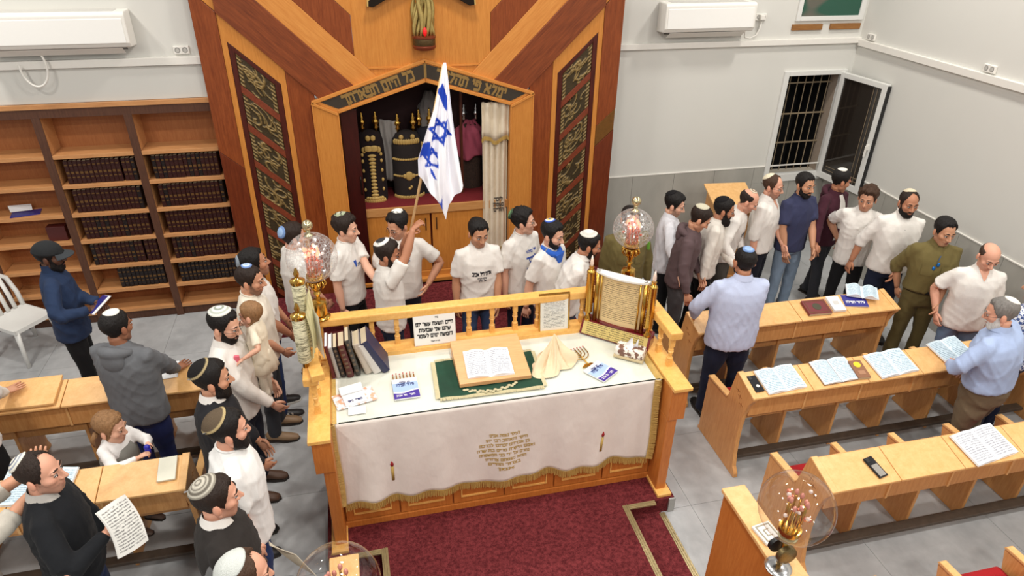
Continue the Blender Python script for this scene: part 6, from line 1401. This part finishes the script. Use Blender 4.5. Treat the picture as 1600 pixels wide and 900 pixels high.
p, i = person(5.568, 6.519, -70, 'man in maroon hooded jacket over a white T-shirt, turned sideways laughing', 1.76, hair=('short','black',.016), kippa=(.36, KW, 20), shirt=(72,36,48), sleeve='long', collar='hood', pants=CHAR, L=('w',(5.58,6.32,.97)), R=('w',(5.15,6.15,.88)), skin='tan', hyaw=58, hpitch=14, stride=.12, mouth=True, seed=27, hem=.82)
chest_patch(p, i, lambda u, v: ((u-.5)*(.07+.05*v-.06*max(0, v-.8)*5), .90+.56*v), 6, 16, fabric('cloth_%d_%d_%d' % W_, W_), 'undershirt', .004)
p, i = person(5.578, 6.045, -125, 'curly-haired man in white T-shirt with a kippa at the back of his head', 1.72, hair=('low','brown',.034), hair_noise=.013, kippa=(.36, [(214,204,168)], 58, -25), shirt=W_, pants=BLK, L='out', R=('w',(5.55,6.30,.98)), skin='mid', hyaw=-14, hpitch=12, seed=28, hem=.80)
p, i = person(5.718, 5.617, -108, 'bearded man in white quarter-zip sweater and cream kippa', 1.84, hair=('receding','dark',.010), kippa=(.46, [(226,214,186)], 24), beard=(.009,'black'), shirt=W_, sleeve='rolled', collar='high', pants=NAVY, L=('w',(5.62,5.42,.90)), R=('w',(5.40,5.82,.95)), skin='tan', hyaw=4, hpitch=8, bulk=1.10, seed=29)
MB().box(-.004,.004,.118,.136,1.30,1.44).build('zip', plain('zip_grey', (120,118,112), .4, .5), p); watch(p, i, 1)
p, i = person(5.662, 5.027, -112, 'bareheaded soldier in olive uniform with blue sunglasses hung on his shirt', 1.78, hair=('short','black',.020), shirt=OL, sleeve='rolled', collar='shirt', pants=(102,90,54), shoes=(70,44,30), L=('w',(5.56,4.72,.93)), R=('w',(5.52,5.22,.93)), skin='olive', hyaw=14, hpitch=12, mouth=True, bulk=1.06, seed=30, hem=.97)
g_ = MB()
for s in (-1, 1): g_.ball((.02+s*.016,.150,1.315-.022*s), (.018,.008,.024), 10, 6)
g_.tube([(.02,.15,1.36),(.0,.13,1.43)], .003, 5); g_.build('hung_sunglasses', plain('mirror_blue', (40,120,200), .1, .6), p, smooth=True)
for s in (-1, 1): pocket(p, i, fabric('cloth_%d_%d_%d' % OL, OL), s*.085)
MB().tube([i['V3'](0,0,.955),i['V3'](0,0,1.0)], [(.176,.134)]*2, 20, up=(1,0,0)).build('belt', fabric('belt_olive', (66,56,34)), p, smooth=True, angle=40); MB().box(-.025,.025,.13,.146,.985,1.02).build('buckle', M_BLACKM, p)
MB().ball(i['V3'](-.20,-.12,1.28), (.05,.07,.14), 10, 8).build('back_bag', fabric('bag_olive', (84,82,50)), p, smooth=True)
p, i = person(5.792, 4.584, -115, 'balding man in white V-neck T-shirt and faded jeans looking down', 1.70, hair=('hor','shadow',.003), shirt=W_, pants=(112,132,160), L='down', R=('w',(5.55,4.70,.92)), skin='rosy', hyaw=8, hpitch=24, bulk=1.10, seed=31, hem=.82)
vneck(p, i, 'rosy', .055, .10)
p, i = person(4.993, 3.671, 112, 'grey-haired older man in light blue shirt and khaki trousers with his back turned', 1.74, hair=('short','grey',.014), kippa=(.42, [(240,238,230)], 34, 8), beard=(.014,'white'), glasses=True, shirt=(172,190,226), sleeve='long', collar='shirt', pants=(122,106,84), shoes=(60,50,44), L=((.20,.26,1.06),(1,-.2,-.1)), R='front', skin='rosy', hyaw=25, hpitch=18, bulk=1.45, stance=.16, lean=6, sway=-6, seed=32, hem=.95)
CHK = None
def check_mat():
    m, nt, b = _nt('blue_white_check'); v = coords(nt, 'Object', (1,1,1)); ck = nt.nodes.new('ShaderNodeTexChecker'); nt.links.new(v, ck.inputs[0]); ck.inputs['Scale'].default_value = 40
    ck.inputs[1].default_value = srgb(232,236,244); ck.inputs[2].default_value = srgb(70,92,146); nt.links.new(ck.outputs[0], b.inputs['Base Color']); b.inputs['Roughness'].default_value = .85; return m
p, i = person(5.66, 3.92, 105, 'man in blue checked shirt cut off by the picture edge beside the older man', 1.74, hair=('short','dark',.012), shirt=check_mat(), sleeve='long', collar='shirt', pants=(26,30,54), L='front', R='front', seed=33, bulk=1.1)
p, i = person(3.281, 4.742, 84, 'man in light blue shirt seen from behind, hand on the end of the first bench', 1.84, hair=('low','black',.010), kippa=(.36, KBL, 16), beard=(.006,'black'), shirt=(196,206,234), sleeve='long', collar='shirt', pants=NAVY, L=('w',(3.02,4.98,1.03),(.9,-.3,-.2)), R='front', skin='tan', hpitch=6, bulk=1.24, seed=34, hem=.82, stance=.13)
# ---- aisle by the bookcase and left benches
p, i = person(-2.732, 6.192, 12, 'man in navy sweater and black peaked cap reading a booklet by the bookcase', 1.78, hair=('short','black',.008), beard=(.014,'black'), brim=(40,42,44), shirt=(40,56,86), sleeve='long', collar='high', pants=BLK, L=('w',(-2.44,6.08,1.20)), R=('w',(-2.47,5.95,1.20)), skin='dark', hyaw=-6, hpitch=8, curlL=.8, curlR=.8, seed=41, hem=.82, bulk=1.04)
capman = p
p, i = person(-1.866, 4.838, 68, 'man in grey hoodie seen from behind with a white kippa, hand on the bench desk', 1.78, hair=('low','black',.010), kippa=(.40, KW, 12), shirt=(108,110,114), sleeve='long', collar='hood', pants=(34,44,92), L='front', R=('w',(-1.62,5.13,1.0),(.9,-.3,-.1)), curlR=.05, handR=(.1,1,-.1), skin='brown', hpitch=10, hyaw=-10, bulk=1.2, seed=42, hem=.82)
p, i = person(-2.98, 4.68, 70, 'man whose white sleeve rests on the bench desk at the picture edge', 1.74, hair=('low','black',.012), shirt=W_, sleeve='long', collar='shirt', pants=BLK, R=('w',(-2.86,5.06,1.02),(.9,-.3,-.1)), curlR=.1, handR=(.3,1,-.1), skin='mid', seed=43)
p, i = person(-0.950, 5.660, 10, 'dark-haired man in white T-shirt and jeans looking up past the parchment ornament', 1.80, hair=('low','black',.020), kippa=(.36, [(60,66,80),(150,160,170)], 66), stubble=.6, shirt=W_, pants=(40,60,106), shoes=(40,38,38), sandals='white', L='front', R='front', skin='tan', hyaw=6, hpitch=-6, seed=44)
p, i = person(-0.958, 5.350, -5, 'bearded man in cream T-shirt with a flat sky-blue kippa behind the father', 1.80, hair=('low','dark',.008), kippa=(.30, [(150,182,224),(206,222,240),(120,150,205)], 12), stubble=.85, shirt=(238,230,214), pants=CHAR, shoes=(150,122,92), L='down', R=('w',(-.80,5.30,.96)), skin='mid', hyaw=0, hpitch=10, bulk=1.06, seed=45)
p, i = person(-1.071, 4.632, -12, 'bearded father in white shirt and striped white kippa carrying a small girl', 1.82, hair=('low','black',.018), kippa=(.56, [(236,236,228),(150,160,150),(236,236,228),(190,196,186),(236,236,228)], 18), beard=(.007,'black'), glasses=True, shirt=W_, sleeve='long', collar='shirt', pants=(28,32,48), shoes=(86,60,44), L=('w',(-.86,4.80,1.02),(.9,-.4,-.2)), R=('w',(-.80,4.52,.95),(.8,-.5,0)), skin='light', hyaw=-6, hpitch=14, mouth=True, bulk=1.14, seed=46)
p, i = person(-1.076, 3.997, 10, 'man in black suit with a piped black kippa and black beard', 1.80, hair=('low','black',.020), kippa=(.62, [(30,28,28)]*9+[(178,160,120)], 40, 0, 20), beard=(.022,'black'), shirt=(36,36,40), sleeve='long', collar='shirt', extra={'collar_mat': fabric('cloth_%d_%d_%d' % W_, W_)}, pants=(26,26,29), shoes=(26,24,24), L='front', R='front', skin='mid', hyaw=2, hpitch=6, bulk=1.16, seed=47, hem=.78)
p, i = person(-0.911, 3.450, 12, 'man in white T-shirt with a large brown piped kippa seen from above', 1.80, hair=('low','black',.018), kippa=(.66, [(96,82,66)]*9+[(190,170,124)], 38, 0, 20), beard=(.016,'black'), shirt=(240,240,238), pants=(46,64,112), shoes=(30,28,28), L='down', R='down', skin='rosy', hyaw=4, hpitch=4, bulk=1.16, seed=48, hem=.80)
tz = MB()
for k in range(9): tz.tube([(.17+.004*k,.10,.82),(.21+.006*k,.16+.01*k,.72),(.26+.012*k,.24+.012*k,.62-.006*k)], .0035, 5)
tag(tz.build('tassels', plain('wool_white', (214,206,186), .9), p), kind='stuff')
p, i = person(-0.909, 2.898, 12, 'man in dark vest with a ring-striped grey kippa above the lower edge', 1.80, hair=('low','dark',.014), kippa=(.58, [(196,190,176),(110,104,94),(200,194,180),(110,104,94),(200,194,180),(110,104,94),(204,198,184),(150,144,132)], 30, 0, 16), stubble=.45, shirt=(46,42,40), sleeve='long', collar='shirt', extra={'collar_mat': fabric('cloth_%d_%d_%d' % W_, W_)}, pants=(40,40,46), L='down', R='down', skin='rosy', hyaw=6, hpitch=6, bulk=1.2, seed=49)
for s in (-1, 1): MB().ball(i['V3'](s*.20,-.03,1.22), (.075,.10,.17), 12, 9).build('fleece_sleeve', fabric('grey_fleece', (110,110,110)), p, smooth=True)
p, i = person(-0.711, 2.360, 8, 'man with a pale grey kippa whose head just shows at the lower edge', 1.80, hair=('receding','brown',.012), kippa=(.66, [(206,210,206)], 36), shirt=(90,90,94), pants=(40,40,46), skin='rosy', hyaw=4, seed=50)
p, i = person(-1.885, 3.296, 12, 'man in black sweater with a striped white kippa holding printed sheets', 1.80, hair=('receding','dark',.008), kippa=(.46, [(240,236,222),(240,236,222),(92,100,124),(240,236,222),(160,166,180),(240,236,222)], 44), stubble=.55, shirt=(26,28,32), sleeve='long', collar='shirt', extra={'collar_mat': fabric('grey_collar', (188,184,178))}, pants=(40,56,96), L='front', R=('w',(-1.60,3.13,1.30),(.8,-.4,-.5)), curlR=.9, skin='rosy', hyaw=-14, hpitch=2, bulk=1.14, seed=51)
p, i = person(-2.33, 3.12, 30, 'man in pale shirt at the picture edge raising both hands', 1.76, hair=('low','black',.012), shirt=(206,200,188), sleeve='rolled', collar='shirt', pants=(90,80,70), L=('w',(-2.08,3.62,1.44),(.6,-.5,-.6)), R=('w',(-2.00,3.42,1.46),(.7,-.5,-.6)), handL=(.2,.3,1), handR=(.3,.4,.9), curlL=.2, curlR=.2, skin='mid', seed=52)
# ---- children
p, i = person(-.885, 4.72, 172, 'small girl in cream dress carried by her father, face turned away', .88, z0=.90, hair=('long','fair',.014), head_scale=1.12, shirt=(238,228,206), sleeve='short', hem=.60, pants=(236,228,210), shoes=(240,238,232), L=('w',(-.96,4.50,1.46),(.5,-.4,-.4)), R=('w',(-1.10,4.86,1.56),(.5,-.2,-.5)), skin='light', hyaw=-15, hpitch=10, seed=61, bulk=1.1, stance=.10)
sk_ = MB(); S_ = i['S']; sk_.lathe([(.12*S_,1.06*S_),(.17*S_,.92*S_),(.215*S_,.76*S_),(.235*S_,.62*S_),(.20*S_,.60*S_)], 20); sk_.v = [(a*(1+.06*math.sin(9*math.atan2(b, a))), b*(1+.06*math.sin(9*math.atan2(b, a))), c) for a, b, c in sk_.v]; sk_.build('skirt', fabric('cloth_238_228_206', (238,228,206)), p, smooth=True)
MB().box(-.012,.012,-.02,.02,-.03,.03).build('pink_toy', plain('pink_plastic', (232,110,130), .4), p, loc=i['arms'][-1][2]+Vector((0,.05,0)), bevel=.006)
p, i = person(-1.905, 4.30, -22, 'toddler girl with fair braided hair and grey pinafore between the benches', 1.10, z0=.13, hair=('long','fair',.018), hair_noise=.008, head_scale=1.16, shirt=(240,238,236), sleeve='long', pants=(120,116,112), shoes=(120,100,90), L=('w',(-1.68,4.24,.99)), R=('w',(-1.72,4.10,.99)), curlL=1.0, curlR=1.0, skin='light', hyaw=12, hpitch=10, seed=62, bulk=1.1)
S_ = i['S']; MB().tube([i['V3'](0,0,.80),i['V3'](0,0,1.05),i['V3'](0,.003,1.22),i['V3'](0,.002,1.34)], [(.25*S_,.20*S_),(.238*S_,.19*S_),(.228*S_,.19*S_),(.135*S_,.168*S_)], 20, up=(1,0,0)).build('pinafore', fabric('grey_wool', (128,126,120)), p, smooth=True)
for s in (-1, 1): MB().tube([i['HM'] @ Vector((s*.05,-.08,-.02)), i['HM'] @ Vector((s*.07,-.10,-.08)), i['HM'] @ Vector((s*.065,-.09,-.14))], [.020,.017,.006], 8).build('braid', HAIR['fair'], p, smooth=True)
MB().tube([(0,0,-.03),(0,0,.03)], [.020,.020], 10).ball((0,0,.03), .022, 10, 6).build('blue_toy', plain('cobalt_plastic', (44,44,170), .3), p, loc=i['arms'][-1][2].lerp(i['arms'][1][2], .5)+Vector((0,.045,.012)), smooth=True)

# ------------------------------------------------------------------ held things
# flag on its pole
fl = thing('flag', 'white flag with blue stripes and a blue six-pointed star on a wooden pole', 'flag', (.40, 5.68, 1.66))
tip = Vector((.405, .17, 1.60)); MB().tube([(-.03,-.01,-.06), tip], .0125, 10).build('pole', wood('pole_wood', (226,190,140), (210,170,118), (5,5,.8)), fl, smooth=True)
d = tip.normalized()
def _li(x, xs, ys): return float(np.interp(x, xs, ys))
def flagp(u, v):   # limp cloth hanging from the pole: u across, v from the tip down
    lx = _li(v, [0,.2,.4,.62,.85,1], [.80,.755,.70,.61,.525,.52]); rx = _li(v, [0,.15,.35,.6,1], [.825,.835,.845,.862,.905])
    zb = _li(u, [0,.22,.45,.60,.68,.80,1], [2.40,2.24,2.13,1.94,2.10,2.17,2.28]); zt = 3.28
    x = lx+(rx-lx)*u; z = zt+(zb-zt)*v; yy = 5.68+.17*(z-1.66)/1.6-.022-.06*v-.06*v*(1+math.sin(u*12+v*3))*.8-.03*v*math.sin(u*27-v*5)
    return (x-.40, yy-5.68, z-1.66)
def _in(p, poly):
    c = False; n = len(poly)
    for a in range(n):
        (x1, y1), (x2, y2) = poly[a], poly[(a+1) % n]
        if (y1 > p[1]) != (y2 > p[1]) and p[0] < (x2-x1)*(p[1]-y1)/(y2-y1)+x1: c = not c
    return c
BLUEP = [[(0.731, 3.067), (0.787, 3.12), (0.816, 3.007), (0.809, 2.892), (0.783, 2.926), (0.757, 3.009)], [(0.575, 2.652), (0.649, 2.651), (0.634, 2.523), (0.539, 2.54)], [(0.631, 2.43), (0.654, 2.402), (0.676, 2.346), (0.658, 2.344), (0.636, 2.381)], [(0.652, 2.118), (0.671, 2.144), (0.725, 2.174), (0.705, 2.032), (0.664, 2.074)]]
def flag_col(u, v):
    q = flagp(u, v); p = (q[0]+.40, q[2]+1.66); w_, b_ = srgb(242,242,248), srgb(38,74,186)
    for poly in BLUEP:
        if _in(p, poly): return b_
    for cx, cz, R1, rot in ((.735,2.735,.080,.25), (.665,2.50,.075,.15)):
        x_ = p[0]-cx; y_ = (p[1]-cz)*.85
        if rot == .15 and (p[0] > .70 or p[1] < 2.44): continue
        for sg in (1, -1):
            m_ = max(x_*math.cos(a+rot)+sg*y_*math.sin(a+rot) if sg > 0 else x_*math.cos(a-rot)-y_*math.sin(a-rot) for a in (math.pi*1.5, math.pi/6, math.pi*5/6))
            if R1*.42 < m_ < R1*.68: return b_
    return w_
m = MB(); m.grid(lambda u, v: flagp(u, v), 70, 150, colr=flag_col)
m.grid(lambda u, v: (flagp(1-u, v)[0], flagp(1-u, v)[1]+.0025, flagp(1-u, v)[2]), 70, 150, colr=lambda u, v: flag_col(1-u, v))
m.build('flag_cloth', vcol('flag_fabric', .8, .0, 100, .2), fl, smooth=True)
hb = booklet((-2.40, 6.0, 1.215), 0, .15, .21, 'purple-blue booklet held by the man in the peaked cap', M_BLUEC); hb.rotation_euler = (R_(28), R_(-18), R_(-52))
MB().box(-.072,.085,-.10,.115,-.006,-.001).build('inner_pages', M_PAPER, hb)
sh_ = thing('printed_sheets', 'stapled printed sheets held by the man in the black sweater', 'paper', (-1.52, 3.14, 1.30)); sh_.rotation_euler = (R_(66), R_(0), R_(38))
TXT2 = printed('handout_text', (238,236,230), (60,58,60), 17, .06, .8, 7)
def pgs(u, v, o=0): return ((u-.5)*.17+.02*math.sin(v*3)+o, (v-.45)*.31, .02*math.sin(u*3.1+v*2)+o)
for o in (0, .006):
    m = MB(); m.grid(lambda u, v: pgs(u, v, o), 8, 8); m.build('sheet', TXT2, sh_, smooth=True)
    m = MB(); m.grid(lambda u, v: (pgs(1-u, v, o)[0], pgs(1-u, v, o)[1], pgs(1-u, v, o)[2]-.0015), 8, 8); m.build('sheet_back', M_PAPER, sh_, smooth=True)
